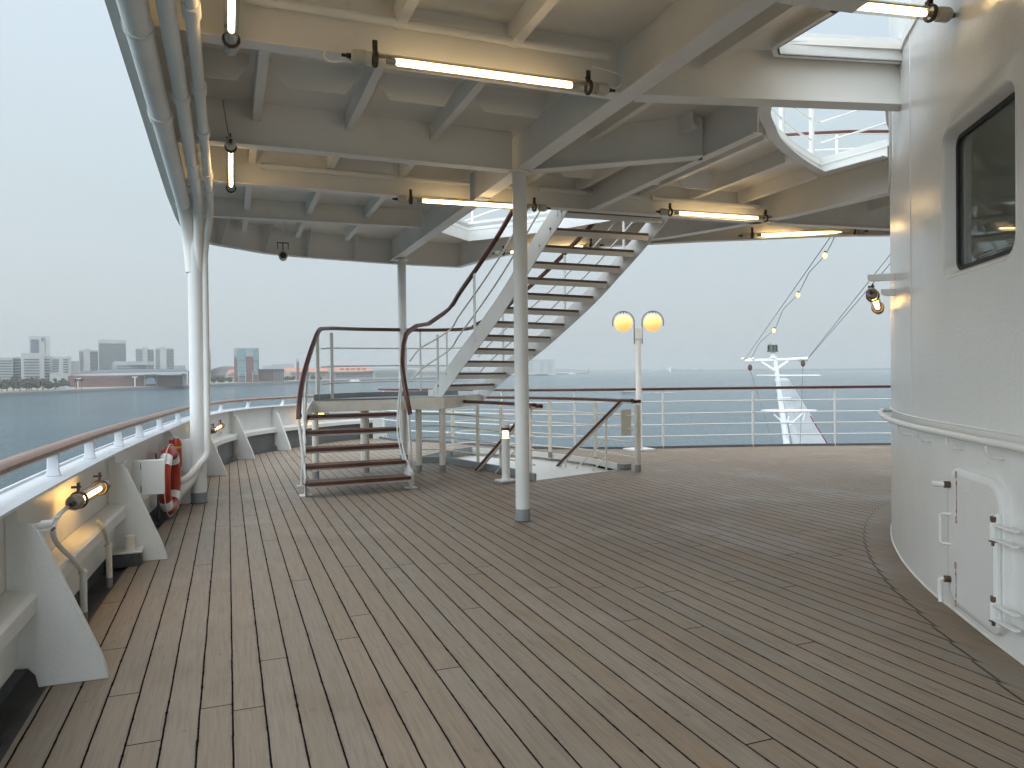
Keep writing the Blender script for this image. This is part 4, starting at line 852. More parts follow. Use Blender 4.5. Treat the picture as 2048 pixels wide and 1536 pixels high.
ex = P(300, 953, y=7.15)
jb = thing('junction_box', ex, 'white electrical box with hinged lid on the bulwark in front of the lifebuoy', 'electrical box')
MB().box(ex+Vector((0.03, 0, 0)), (0.17, 0.12, 0.285), 0.0).build('body', M['white'], jb, bev=0.012)
MB().box(ex+Vector((0.03, -0.068, 0)), (0.185, 0.014, 0.30), 0.0).build('lid', M['white'], jb, bev=0.006)
MB().box(ex+Vector((-0.10, 0.02, 0)), (0.09, 0.02, 0.29), 0.0).build('back_plate', M['white'], jb, bev=0.004)
for dz in (-0.10, 0.10): MB().cyl(ex+Vector((-0.06, -0.065, dz-0.03)), ex+Vector((-0.06, -0.065, dz+0.03)), 0.008, 8).build('hinge', M['black'], jb)
# ------------------------------------------------------------------ conduits and arms inside the bulwark
def stub(base, top, pts, label, tint='cream'):
    t = thing('cable_stub', base, label, 'cable pipe', 'cable pipes inside the bulwark')
    MB().cyl(base, (base[0], base[1], base[2]+0.075), 0.021, 14).build('grey_foot', M['grey'], t)
    MB().cyl((base[0], base[1], base[2]+0.075), top, 0.0205, 14).build('deck_pipe', M[tint], t)
    MB().lathe(Vector(top)-UZ*0.012, [(0.027, 0), (0.028, 0.01), (0.022, 0.022)], 14).build('collar', M[tint], t)
    MB().tube(spline([top]+pts, 5), 0.013, 10).build('cable', M[tint], t)
b0 = P(168, 1242, z=0); b0.z = -0.02
stub(b0, (b0.x, b0.y, P(161, 1144, y=b0.y).z), [P(155, 1130, x=b0.x), P(140, 1113, x=b0.x), P(121, 1095, x=b0.x), P(108, 1075, x=b0.x), P(107, 1050, x=b0.x), P(120, 1028, x=b0.x-0.02), P(136, 1014, x=b0.x-0.045)], 'bent grey cable pipe feeding the amber lamp, nearer of two between the brackets', 'white')
b1 = P(219, 1170, z=0); b1.z = -0.02
stub(b1, (b1.x, b1.y, P(215, 1090, y=b1.y).z), [P(213, 1074, x=b1.x), P(207, 1055, x=b1.x), P(195, 1041, x=b1.x-0.03)], 'bent cream cable pipe under the amber lamp, farther of two between the brackets')
b2_ = P(447, 925, z=0); stub(b2_, (b2_.x, b2_.y, P(447, 893, y=b2_.y).z), [P(446, 880, x=b2_.x-0.01), P(442, 862, x=b2_.x-0.03)], 'thin cable pipe under the small lamp beyond the side pillar')
for (u0, v0, u1, v1, yy, lab) in ((40, 1056, 106, 1046, 4.12, 'white pipe hook arm at the top of the nearest bracket'), (203, 938, 248, 930, 6.64, 'white pipe hook arm at the top of the second bracket, left of the lifebuoy')):
    a = P(u0, v0, y=yy); c = P(u1, v1, y=yy); t = thing('hook_arm', a, lab, 'bracket')
    MB().bar(a, c, 0.03, 0.022).build('arm', M['white'], t, bev=0.004); MB().bar(a+UZ*-0.02, c+UZ*-0.028, 0.02, 0.012).build('lower_arm', M['white'], t)
    MB().tube([c-Vector((0.05, 0, -0.004)), c+Vector((0.0, 0, 0.006)), c+Vector((0.012, 0, 0.03))], 0.012, 8).build('hook', M['white'], t)
    MB().cyl(c+Vector((0, -0.02, -0.03)), c+Vector((0, 0.02, -0.03)), 0.007, 8).build('bolt', M['rustbolt'], t)
vp = P(255, 1108, y=6.5); t = thing('deck_vent', (vp.x, vp.y, 0), 'short capped white pipe on a dark plinth in front of the second bracket', 'deck pipe')
MB().box((vp.x-0.03, vp.y, 0.045), (0.26, 0.16, 0.11)).build('plinth', M['gutter'], t, bev=0.012); MB().box((vp.x-0.03, vp.y, 0.108), (0.28, 0.18, 0.014)).build('plinth_top', M['white'], t, bev=0.003)
MB().lathe((vp.x+0.02, vp.y, 0.113), [(0.036, 0), (0.036, 0.10), (0.038, 0.105), (0.038, 0.115)], 18).build('pipe', M['cream'], t)
# ------------------------------------------------------------------ sea
def seamat():
    m, g, b, pos = mat('harbour_water')
    sp = g.n('ShaderNodeSeparateXYZ'); g.put(sp.inputs[0], pos)
    big = g.noise(g.vmul(pos, (0.012, 0.004, 1)), 1.0, 4); 
    g.put(b.inputs['Base Color'], g.mix(g.step(big, 0.35, 0.7), c4((0.026, 0.060, 0.078)), c4((0.040, 0.080, 0.098))))
    b.inputs['Roughness'].default_value = 0.14; b.inputs['IOR'].default_value = 1.33
    h = g.m('ADD', g.m('MULTIPLY', g.noise(g.vmul(pos, (0.9, 1.5, 1)), 1.0, 4, 0.6), 1.0), g.m('MULTIPLY', g.noise(g.vmul(pos, (0.16, 0.30, 1)), 1.0, 3), 3.2))
    bn = g.n('ShaderNodeBump'); bn.inputs['Strength'].default_value = 1.0; bn.inputs['Distance'].default_value = 0.55
    g.put(bn.inputs['Height'], h); g.put(b.inputs['Normal'], bn.outputs[0]); return m
q = MB(); R_ = 9000; n = 24
q.add([(-R_+2*R_*i/n, -R_+2*R_*j/n, seaz(-R_+2*R_*j/n)) for j in range(n+1) for i in range(n+1)], [(j*(n+1)+i, j*(n+1)+i+1, (j+1)*(n+1)+i+1, (j+1)*(n+1)+i) for j in range(n) for i in range(n)])
tag(q.build('sea', seamat(), smooth=False), 'calm grey blue harbour water', None, kind='structure')
# own hull and the lower foredeck
hull = [(p.x, p.y) for p in BW]+[(4.0, 24), (9, 60), (16, 78), (24, 60), (30, 20), (30, -5)]
tag(MB().prism([(p.x-0.02, p.y) for p in BW]+[(p.x, p.y) for p in RAILP]+[(15, -5)], -19, -0.07).build('ship_hull', M['white'], smooth=False), None, None, kind='structure')
tag(MB().prism([(3.2, 17.4), (6, 40), (24, 70), (46, 50), (30, 12)], -19, -7.0).build('lower_foredeck', M['grey'], smooth=False), None, None, kind='structure')
# ------------------------------------------------------------------ foremast
D = 38.0
ms = thing('foremast', P(1575, 900, d=D), 'white foremast with crosstree, lantern and sloping striped leg rising beyond the forward rail', 'mast')
A = lambda u, v, d=D: P(u, v, d=d)
kz = D/F
MB().tube([A(1549, 712), A(1560, 790), A(1575, 900), A(1600, 1080)], 0.13, 14, scales=[0.85, 1, 1.3, 1.6]).build('pole', M['mast'], ms)
leg = MB(); leg.add([A(1572, 755, D+1), A(1580, 760, D+1), A(1662, 895, D+3), A(1780, 1090, D+6), A(1640, 1090, D+6), A(1600, 895, D+3)]+[p+FH*1.1 for p in (A(1572, 755, D+1), A(1580, 760, D+1), A(1662, 895, D+3), A(1780, 1090, D+6), A(1640, 1090, D+6), A(1600, 895, D+3))],
    [(0, 1, 2, 5), (5, 2, 3, 4), (6, 11, 8, 7), (11, 10, 9, 8), (0, 6, 7, 1), (1, 7, 8, 2), (2, 8, 9, 3), (0, 5, 11, 6), (5, 4, 10, 11)]); lo = leg.build('sloping_leg', M['mast'], ms, bev=0.08)
MB().add([A(1619, 832, D+0.5), A(1622, 832, D+0.5), A(1659, 892, D+2.2), A(1656, 892, D+2.2)], [(0, 1, 2, 3)]).build('red_stripe', M['redpaint'], lo, smooth=False)
yd = MB().tube([A(1484, 722), A(1520, 721), A(1580, 719), A(1616, 717)], 0.085, 10).build('crosstree', M['mast'], ms)
for a, c in (((1521, 724), (1549, 741)), ((1576, 722), (1551, 741))): MB().cyl(A(*a), A(*c), 0.085, 10).build('brace', M['mast'], yd)
MB().lathe(A(1546, 716), [(0.16, 0), (0.12, 0.1), (0.12, 0.32), (0.18, 0.40)], 16).build('lantern_neck', M['mast'], ms)
lt = MB().lathe(A(1545, 704), [(0.27, 0), (0.27, 0.07), (0.22, 0.08), (0.22, 0.30), (0.24, 0.31), (0.24, 0.36), (0.15, 0.42), (0.05, 0.45)], 16).build('lantern', M['glass'], ms)
for k in range(6):
    a = 2*pi*k/6; o = Vector((0.24*cos(a), 0.24*sin(a), 0)); MB().cyl(A(1545, 704)+o, A(1545, 704)+o+UZ*0.34, 0.018, 6).build('lantern_bar', M['black'], lt)
for (u0, u1, v, dd) in ((1514, 1640, 751, 2.2), (1523, 1632, 821, 2.2)):
    c0, c1 = A(u0, v), A(u1, v); f_ = FH*dd/2; mid = (c0+c1)/2; fr = MB()
    pts = [c0, mid-f_*0.6-RH*0.4, c1, mid+f_]
    fr.tube(pts, 0.04, 6, closed=True); fr.tube([c0, c1], 0.03, 6); fr.build('platform_frame', M['mast'], ms)
for a, c in (((1548, 829), (1572, 850)), ((1578, 832), (1572, 852)), ((1606, 826), (1580, 850)), ((1610, 826), (1606, 842))): MB().cyl(A(*a), A(*c), 0.04, 8).build('strut', M['mast'], ms)
for v in (760, 795, 842, 868): MB().bar(A(1552+(v-712)*0.14, v)-RH*0.35-FH*0.3, A(1552+(v-712)*0.14, v)+RH*0.35-FH*0.3, 0.05, 0.05).build('rung', M['mast'], ms)
for u, v in ((1500, 735), (1606, 727)): MB().ball(A(u, v), 0.14, 10, 8, (0.8, 0.8, 1.2)).build('pulley', M['rustbolt'], ms)
for u in (1486, 1506, 1600, 1612): MB().ball(A(u, 719), 0.11, 10, 8).build('fitting', M['fitting'], ms)
def invd(u0, v0, d0, u1, v1, d1, v, u=None):
    t = (v-v0)/(v1-v0); return P(u0+(u1-u0)*t if u is None else u, v, d=1/((1-t)/d0+t/d1))
def wire(name, p, r, label, m='rope'): return tag(MB().tube(p, r, 6).build(name, M[m]), label, 'wire', 'wires of the foremast')
e = (1490, 718, D, 1728, 378, 13.0)
wire('stay_wire', [invd(*e, 718), invd(*e, 378)], 0.010, 'taut wire rising from the left end of the mast crosstree beside the string of bulbs')
fs = thing('festoon_string', invd(*e, 720), 'string of lit yellow bulbs slung under the wire from the mast', 'string lights')
I = lambda u, v: invd(*e, v, u)
MB().tube([I(1499, 720), I(1503, 716), I(1519, 685), I(1547, 661), I(1551, 656), I(1566, 619), I(1595, 590), I(1599, 584), I(1618, 545), I(1650, 511), I(1665, 483), I(1676, 455), I(1705, 425), I(1732, 378)], 0.010, 6).build('wire', M['rope'], fs)
for u, v, r in ((1500, 719, 0.085), (1548, 661, 0.075), (1596, 590, 0.065), (1650, 511, 0.062)):
    p_ = I(u, v); MB().ball(p_, r, 14, 10, (0.85, 0.85, 1.15)).build('bulb', M['bulb'], fs); MB().cyl(p_+UZ*r*0.8, p_+UZ*r*1.7, r*0.42, 10).build('socket', M['black'], fs)
e2_ = (1616, 716, D, 1779, 511, 22.0); wire('stay_wire', [invd(*e2_, 716), invd(*e2_, 440)], 0.012, 'upper of two taut wires from the right end of the mast crosstree')
e3_ = (1616, 717, D, 1779, 529, 22.0); wire('stay_wire', [invd(*e3_, 717), invd(*e3_, 450)], 0.012, 'lower of two taut wires from the right end of the mast crosstree')
wire('halyard', [A(1500, 738), A(1550, 900), A(1600, 1080)], 0.014, 'slack line hanging from the pulley on the left of the mast')
wire('halyard', [A(1606, 730), A(1600, 900), A(1594, 1080)], 0.014, 'slack line hanging from the pulley on the right of the mast')
# ------------------------------------------------------------------ far shore
def flat(name, c, rough=0.7, var=0.08, sc=0.05):
    return paint(name, c, rough, var, sc, 0.0)
C = {'bw': flat('pale_concrete', (0.40, 0.40, 0.395)), 'bw2': flat('grey_concrete', (0.30, 0.31, 0.315)), 'win': flat('far_window_glass', (0.10, 0.115, 0.13), 0.3), 'win2': flat('balcony_shadow_glass', (0.15, 0.165, 0.17), 0.4),
     'brick': flat('red_brown_brick', (0.17, 0.085, 0.075)), 'roof': flat('dark_slate_roof', (0.055, 0.065, 0.075), 0.4), 'orange': flat('orange_roof_tile', (0.46, 0.17, 0.10)), 'tan': flat('tan_wall', (0.42, 0.38, 0.31)),
     'quay': flat('quay_concrete', (0.20, 0.215, 0.21)), 'land': flat('dry_grass_land', (0.24, 0.22, 0.16)), 'teal': flat('blue_green_glass', (0.16, 0.24, 0.26), 0.25), 'navy': flat('dark_blue_glass', (0.12, 0.14, 0.18), 0.3),
     'leaf': flat('shore_tree_leaves', (0.085, 0.082, 0.055)), 'bark': flat('bark', (0.09, 0.07, 0.05)), 'hill': flat('hazy_hill', (0.12, 0.10, 0.095)), 'boat': flat('white_boat', (0.7, 0.7, 0.7)), 'red': flat('red_beacon', (0.40, 0.06, 0.05)), 'grey': flat('grey_roof', (0.28, 0.30, 0.31))}
WL = [(-260, 803), (0, 793.2), (120, 787.5), (250, 781.5), (375, 776), (480, 770.8), (600, 766.5), (700, 763), (800, 759.8), (950, 755.5), (1062, 751.5), (1100, 749.5), (1178, 747)]
def onsea(u, v):
    r = FW+RT*((u-1024)/F)+UP*((768-v)/F); t = (-17.0-EYE)/(r.z-0.0108*r.y); return CAM+r*t
wl = [onsea(u, v) for u, v in WL]
far = [wl[-1]+FH*30]+[wl[-1]+FH*60-RH*300, wl[-5]+FH*900, wl[-8]+FH*2600-RH*300, wl[0]+FH*3200-RH*1500, wl[0]-RH*1500]
q = MB(); top = [Vector((p.x, p.y, seaz(p.y)+2.6)) for p in wl]; bot = [Vector((p.x, p.y, seaz(p.y)-2)) for p in wl]
q.add(bot+top, [(i, i+1, len(wl)+i+1, len(wl)+i) for i in range(len(wl)-1)])
ql = [Vector((p.x, p.y, seaz(p.y)+3.0)) for p in wl]; qb = [p+FH*9 for p in ql]
q.add([Vector((p.x, p.y, p.z-0.5)) for p in ql]+qb, [(i, i+1, len(wl)+i+1, len(wl)+i) for i in range(len(wl)-1)])
tag(q.build('quay', C['quay'], smooth=False), None, None, kind='structure')
lp_ = [p+FH*8 for p in wl]+far; tri = tessellate_polygon([[Vector((p.x, p.y, 0)) for p in lp_]])
q = MB(); q.add([(p.x, p.y, seaz(p.y)+3.1) for p in lp_], [tuple(t) for t in tri]); tag(q.build('shore_ground', C['land'], smooth=False), None, None, kind='structure')
class B:
    def __init__(s, name, u0, u1, vt, d, label, cat, m, deep=25.0, body='wall', grp=None, rz=0.0):
        s.d = d; s.u0 = u0; s.u1 = u1; c = P((u0+u1)/2, 760, d=d); s.z0 = seaz(c.y)+2.9; s.c = c
        s.t = thing(name, (c.x, c.y, s.z0), label, cat, grp)
        s.body(u0, u1, vt, m, deep, body)
    def z(s, v, u=None): return P((s.u0+s.u1)/2 if u is None else u, v, d=s.d).z
    def body(s, u0, u1, vt, m, deep=25.0, nm='wall', vb=None, off=0.0, par=None, roofm=None):
        c = s.c-CAM; c = Vector((c.x, c.y, 0)).normalized(); r_ = Vector((c.y, -c.x, 0)); dist = (s.c-CAM).dot(c)
        def hit(u): q = P(u, 760, d=1)-CAM; return CAM+q*((dist+off)/q.dot(c))
        a = hit(u0); b = hit(u1); z1 = s.z(vt); z0 = s.z0 if vb is None else s.z(vb); w = (b-a).dot(r_); mid = (a+b)/2; mid.z = (z0+z1)/2
        return MB().box(mid+c*(deep/2), (w, deep, z1-z0), basis=(r_, c, UZ)).build(nm, C[m], par or s.t, smooth=False)
    def bands(s, u0, u1, vs, h, m='win', nm='window_band', off=-0.4): 
        for v in vs: s.body(u0, u1, v, m, 0.5, nm, vb=v+h, off=off)
def rows(a, b, n): return [a+(b-a)*i/n for i in range(n)]
dq = lambda u: (onsea(u, [v0+(v1-v0)*(u-u0)/(u1-u0) for (u0, v0), (u1, v1) in zip(WL, WL[1:]) if u0 <= u <= u1][0])-CAM).dot(FW)
D0 = 700
h = B('hospital_block', -60, 26, 715, D0, 'white stepped multi storey block at the far left of the shore', 'building', 'bw', 40)
h.body(26, 43, 714, 'bw2', 30, 'recessed_wing', off=6); h.body(43, 90, 705.6, 'bw', 40, 'centre_wing', off=-4); h.body(90, 105, 711.5, 'bw', 30, 'stair_wing', off=2); h.body(105, 143, 712.5, 'bw', 36, 'right_wing'); h.body(72, 89, 705, 'bw2', 12, 'roof_house', vb=711, off=4)
h.bands(-40, 25, rows(721, 764, 8), 2.0); h.bands(48, 79, rows(718, 764, 8), 2.0, off=-4.6); h.bands(89, 100, rows(718, 764, 8), 2.2, off=-4.6); h.bands(106, 118, rows(718, 746, 6), 3.2, 'win2'); h.bands(127, 137, rows(718, 764, 9), 2.0); h.bands(28, 42, rows(718, 760, 7), 3.0, off=5.4)
h.body(100, 141, 747, 'bw', 20, 'porch', off=-10)
t1 = B('office_tower', 59.5, 101.5, 672, 900, 'pale square office tower with a dark glass panel behind the white block', 'tower', 'bw', 35); t1.body(62.5, 79, 679, 'navy', 0.6, 'glass_panel', vb=707, off=-0.5); t1.body(84, 89, 676, 'navy', 0.5, 'roof_sign', vb=683, off=-0.4); t1.body(91, 92.2, 675, 'win2', 0.5, 'joint', vb=708, off=-0.4)
B('office_block', 143, 158.5, 722, 950, 'low grey office block between the white block and the apartments', 'building', 'bw2', 25)
def apart(u0, ua, ub, u1, vt, vt2, d, label, vb=742):
    t = B('apartment_tower', u0, u1, vt2, d, label, 'tower', 'bw', 24, grp='pale apartment towers on the shore'); t.body(ua, ub, vt, 'bw', 26, 'core_wall', off=-1.5)
    t.bands(u0+0.6, ua-0.6, rows(vt2+3, vb, 14), 1.7, 'win2'); t.bands(ub+0.3, u1-0.6, rows(vt2+3, vb, 14), 1.9, 'win'); return t
apart(159, 168, 181, 197, 698, 700.5, 1000, 'apartment tower with a pale centre strip left of the wide striped tower')
w = B('wide_office_tower', 198, 253, 680.5, 1000, 'widest pale tower striped with thin window rows on the shore', 'tower', 'bw2', 30); w.body(198, 253, 680, 'bw', 31, 'crown', vb=687, off=-0.8); w.bands(198.6, 252.4, rows(688, 740, 24), 1.15, 'win2')
k_ = B('low_terrace', 224.6, 295, 729, 930, 'low grey block with sloping glazed roof in front of the striped tower', 'building', 'bw2', 20); k_.bands(234, 294, (731.5, 735.5), 1.7)
a, b_ = P(224.6, 729, d=930), P(295, 723, d=930)
MB().extrude([P(224.6, 730, d=928), P(227, 722.5, d=928), P(291, 722.5, d=928), P(295, 730, d=928)], FH*20).build('sloping_roof', C['grey'], k_.t, smooth=False)
apart(272, 286, 296, 308.6, 694.5, 697, 1000, 'apartment tower right of the low terrace, left one of a touching pair')
apart(311, 321, 334, 348.6, 694, 696, 1000, 'apartment tower left of the side pillar, right one of a touching pair')
B('office_block', 348, 371, 731, 980, 'low pale block between the paired towers and the side pillar', 'building', 'bw2', 20)
apart(403, 404, 409.5, 422, 696, 698, 1040, 'apartment tower just right of the side pillar', 757)
m_ = B('brick_museum', 136, 373, 751, dq(250)+45, 'long low red brick hall with a dark roof and a pale arch on the quay', 'hall', 'brick', 60)
dm = m_.d
MB().extrude([P(135, 752, d=dm-3), P(136, 748.5, d=dm-3), P(372, 743.5, d=dm-3), P(374, 747.5, d=dm-3)], FH*1.0).build('eaves', C['bw'], m_.t, smooth=False)
MB().extrude([P(135.5, 749, d=dm-2.9), P(170, 742.5, d=dm+20), P(230, 738.5, d=dm+40), P(340, 737.5, d=dm+40), P(372, 739, d=dm+20), P(373, 744, d=dm-2.9)], FH*2).build('roof', C['roof'], m_.t, smooth=False)
m_.bands(170, 284, (756, 761), 1.6, 'hill', 'wall_course'); m_.body(288, 291, 751, 'bw2', 2, 'arch_pier', off=-2.2); m_.body(312, 315, 751, 'bw2', 2, 'arch_pier', off=-2.2); m_.body(288, 315, 749, 'bw2', 2, 'arch_head', vb=754, off=-2.3)
MB().extrude([P(291.5+ 10*(1-cos(pi*k/10)), 768 if k in (0, 10) else 762-7*sin(pi*k/10), d=dm-0.7) for k in range(11)], FH*0.5).build('arch_opening', C['navy'], m_.t, smooth=False)
m_.body(365, 373.5, 741, 'bw2', 20, 'end_wing', off=-2.0)
m2 = B('brick_annex', 376, 415, 747, dq(400)+40, 'short red brick hall with dark curved roof behind the side pillar', 'hall', 'brick', 30); m2.body(376, 412, 741, 'roof', 30, 'roof', vb=747, off=-1)
dm2 = dq(490)+40
g_ = B('glass_brick_block', 468.7, 518, 712, dm2, 'tall red brick block with blue green glass front standing alone on the quay', 'building', 'brick', 40)
g_.body(468.2, 518.6, 696, 'bw2', 41, 'steel_crown', vb=713, off=-0.5); g_.body(474, 492, 697, 'teal', 1, 'glass_front', vb=721, off=-1.2); g_.body(475, 493, 722, 'teal', 0.8, 'glass_front', vb=752, off=-0.9); g_.body(507, 517.2, 697, 'teal', 1, 'glass_front', vb=721, off=-1.2); g_.body(508, 516, 723, 'teal', 0.8, 'glass_front', vb=750, off=-0.9)
g_.bands(475, 493, (731, 738, 745), 0.8, 'bw2', 'spandrel', -1.3); g_.body(477, 491, 754, 'navy', 1, 'entrance', off=-1.0)
for u in (477, 491, 505): g_.body(u, u+1.2, 744, 'bw', 1, 'column', off=-3)
hb = P(455, 764, d=1080); 
tag(MB().ball((hb.x, hb.y, seaz(hb.y)), 33, 24, 16, (1.1, 1.0, 0.75)).build('dome_hall', C['hill']), 'hazy brown dome behind the glass and brick block', 'dome')
o1 = B('tiled_house', 453, 470, 745, dm2-5, 'cream house with orange tiled roof left of the glass and brick block', 'house', 'tan', 20); MB().extrude([P(453, 745, d=dm2-6), P(459, 739.5, d=dm2), P(470, 738.5, d=dm2), P(470, 745, d=dm2-6)], FH*8).build('roof', C['orange'], o1.t, smooth=False); o1.bands(456, 468, (749, 754), 2.2)
b3_ = B('brick_wing', 518, 568, 741, dq(540)+40, 'low red brick wing with white columns right of the glass block', 'hall', 'brick', 30); b3_.body(516, 569, 738, 'roof', 34, 'roof', vb=743, off=-2); 
for u in range(548, 566, 4): b3_.body(u, u+0.9, 744, 'bw', 1, 'column', off=-1.5)
for i, (a, c, v) in enumerate(((525, 545, 731.5), (545, 565, 728.5), (565, 588, 727.5))): B('far_block', a, c, v, 2300, ('pale hazy far block, left of three on the skyline', 'pale hazy far block, middle of three on the skyline', 'pale hazy far block, right of three on the skyline')[i], 'building', 'bw2', 60)
ch = B('brick_chimney', 593.2, 598.8, 724, dq(596)+60, 'red brick chimney tower with white top beside the curved handrail', 'chimney', 'brick', 5); ch.body(593, 599, 717, 'bw', 5.2, 'white_top', vb=724, off=-0.1)
dO = dq(690)+60
oh = B('orange_roof_hall', 566, 656, 742, dO-20, 'long hall with orange tiled roof seen through the landing rails', 'hall', 'tan', 40); MB().extrude([P(566, 742.5, d=dO-24), P(570, 736, d=dO), P(652, 736, d=dO), P(656, 742.5, d=dO-24)], FH*10).build('roof', C['orange'], oh.t, smooth=False); oh.bands(600, 650, (747, 751), 1.6, 'win2'); oh.body(580, 660, 742.5, 'bw', 8, 'flat_canopy', vb=745, off=-9)
o2 = B('orange_roof_station', 640, 747, 743, dO+10, 'longest orange tiled roof with dormers seen through the landing rails', 'hall', 'tan', 40); MB().extrude([P(638, 743, d=dO+6), P(642, 735.5, d=dO+30), P(732, 734.2, d=dO+30), P(748, 741.5, d=dO+6)], FH*10).build('roof', C['orange'], o2.t, smooth=False); o2.bands(672, 745, (746,), 9, 'win2', 'glazed_front'); o2.body(664, 748, 742.5, 'bw2', 8, 'flat_canopy', vb=744.5, off=-9)
for u in range(684, 738, 11): MB().box(P(u, 738.2, d=dO+16), (5.5, 4, 2.6), basis=(RH, FH, UZ)).build('dormer', C['brick'], o2.t, smooth=False)
cu = B('cupola', 656, 667, 733, dO+14, 'small white cupola with a spire on the orange roof', 'cupola', 'bw2', 8); cu.body(659, 664, 726, 'bw', 4, 'lantern', vb=733, off=2); MB().lathe(P(661.5, 726, d=dO+18), [(2.2, 0), (1.6, 1.6), (0.3, 3.2), (0.15, 6.5)], 10).build('spire', C['grey'], cu.t)
st_ = B('station_shed', 747, 830, 742, dq(790)+60, 'long grey shed with flat roof behind the lower right handrail', 'shed', 'bw2', 30); st_.body(745, 832, 739, 'grey', 34, 'roof', vb=742.5, off=-2); st_.bands(750, 828, (746,), 8, 'win2', 'open_bay')
s2 = B('terminal_shed', 812, 965, 742, dq(880)+70, 'long low terminal with grey roof seen through the stair rails', 'shed', 'bw2', 30); s2.body(812, 945, 731.5, 'grey', 40, 'roof', vb=734, off=4); s2.bands(815, 960, (744,), 6, 'win2', 'open_bay'); s2.body(812, 942, 736, 'tan', 30, 'upper_storey', vb=740, off=2)
d_w = dq(1060)+80
wh = B('warehouse', 952, 1110, 719.5, d_w, 'large pale warehouse at the end of the pier right of the middle pillar', 'warehouse', 'bw', 90)
for a in (1058, 1080, 1096): wh.bands(a, a+8, rows(724, 745, 5), 3.0, 'bw2')
wh.bands(952, 1108, (720.2,), 1.2, 'bw2', 'parapet')
# moored ferries, pier head beacon, far island and breakwaters
def ferry(u0, u1, v, hgt, label, name='ferry', m='boat'):
    p0, p1 = onsea(u0, v), onsea(u1, v); t = thing(name, (p0+p1)/2, label, 'boat', 'boats in the harbour'); ln = (p1-p0); L_ = ln.length; x = ln.normalized(); yv = Vector((-x.y, x.x, 0)); bm_ = L_*0.16; c = (p0+p1)/2
    MB().extrude([c-x*L_*0.5+yv*bm_+UZ*0.0, c+x*L_*0.38+yv*bm_, c+x*L_*0.5, c+x*L_*0.38-yv*bm_, c-x*L_*0.5-yv*bm_], UZ*hgt*0.45).build('hull', C[m], t, smooth=False)
    cb = MB().box(c-x*L_*0.06+UZ*hgt*0.7, (L_*0.62, bm_*1.5, hgt*0.5), basis=(x, yv, UZ)).build('cabin', C['boat'], t, smooth=False)
    MB().box(c-x*L_*0.06+UZ*hgt*0.72, (L_*0.58, bm_*1.54, hgt*0.14), basis=(x, yv, UZ)).build('window_band', C['win'], cb, smooth=False); return t
ferry(1068, 1112, 749.6, 8, 'long white ferry moored along the pier in front of the warehouse'); ferry(1120, 1152, 748.2, 6, 'small white ferry moored near the pier head'); ferry(948, 985, 757, 7, 'white ferry moored left of the middle pillar behind the stair'); ferry(700, 722, 764, 4.5, 'small white boat at the quay seen through the landing rails')
bt = ferry(1243, 1279, 786.2, 2.6, 'low dark speedboat running past under the forward handrail, with a white wake', 'speedboat', 'navy')
p0, p1 = onsea(1252, 787.2), onsea(1348, 785.6); x = (p1-p0).normalized(); yv = Vector((-x.y, x.x, 0))
q = MB(); random.seed(3); up_, dn_ = [], []
for i in range(41):
    t = i/40; c = p0.lerp(p1, t); wd = (1.0+2.6*t)*(0.5+random.random()) ; up_.append(c+yv*wd+UZ*0.25); dn_.append(c-yv*wd*(0.6+0.5*random.random())+UZ*0.25)
q.add(up_+dn_, [(i, i+1, 41+i+1, 41+i) for i in range(40) if random.random() < 0.8]); tag(q.build('boat_wake', C['boat'], smooth=False), None, None, kind='stuff')
bp = onsea(1177, 746.5)
bk_ = thing('beacon', bp, 'small red beacon tower on the pier head', 'beacon'); MB().lathe(bp+UZ*1.5, [(2.4, 0), (1.5, 9), (1.2, 12.5)], 14).build('tower', C['red'], bk_); MB().lathe(bp+UZ*14, [(1.5, 0), (1.5, 2.2), (0.2, 3.6)], 12).build('lantern', C['grey'], bk_)
def island(u0, u1, v, d, hgt, name, m, seedv=1):
    random.seed(seedv); a, c = P(u0, v, d=d), P(u1, v, d=d); q = MB(); n = 24; L_ = []
    for i in range(n+1):
        p = a.lerp(c, i/n); L_.append((p, hgt*(0.5+0.5*random.random())*min(1, 4*i/n+0.2, 4*(n-i)/n+0.2)))
    vs = [Vector((p.x, p.y, seaz(p.y)-3)) for p, _ in L_]+[Vector((p.x, p.y, seaz(p.y)+h_)) for p, h_ in L_]; vs += [p+FH*120 for p in vs]; k = n+1
    q.add(vs, [(i, i+1, k+i+1, k+i) for i in range(n)]+[(k+i, k+i+1, 3*k+i+1, 3*k+i) for i in range(n)]); return tag(q.build(name, C[m], smooth=False), None, None, kind='structure')
island(1305, 1425, 737, 3300, 14, 'far_island', 'grey', 5); island(1180, 1330, 738, 4800, 5, 'far_breakwater', 'grey', 8); island(1380, 1980, 736, 3600, 7.5, 'far_breakwater', 'quay', 2); island(600, 1180, 738, 4400, 30, 'far_hills', 'grey', 4)
lh_ = P(1340, 737, d=3250); tag(MB().lathe(Vector((lh_.x, lh_.y, seaz(lh_.y))), [(5, 0), (3.5, 18), (1, 23)], 10).build('lighthouse', C['boat']), 'tiny white lighthouse on the far island', 'lighthouse')
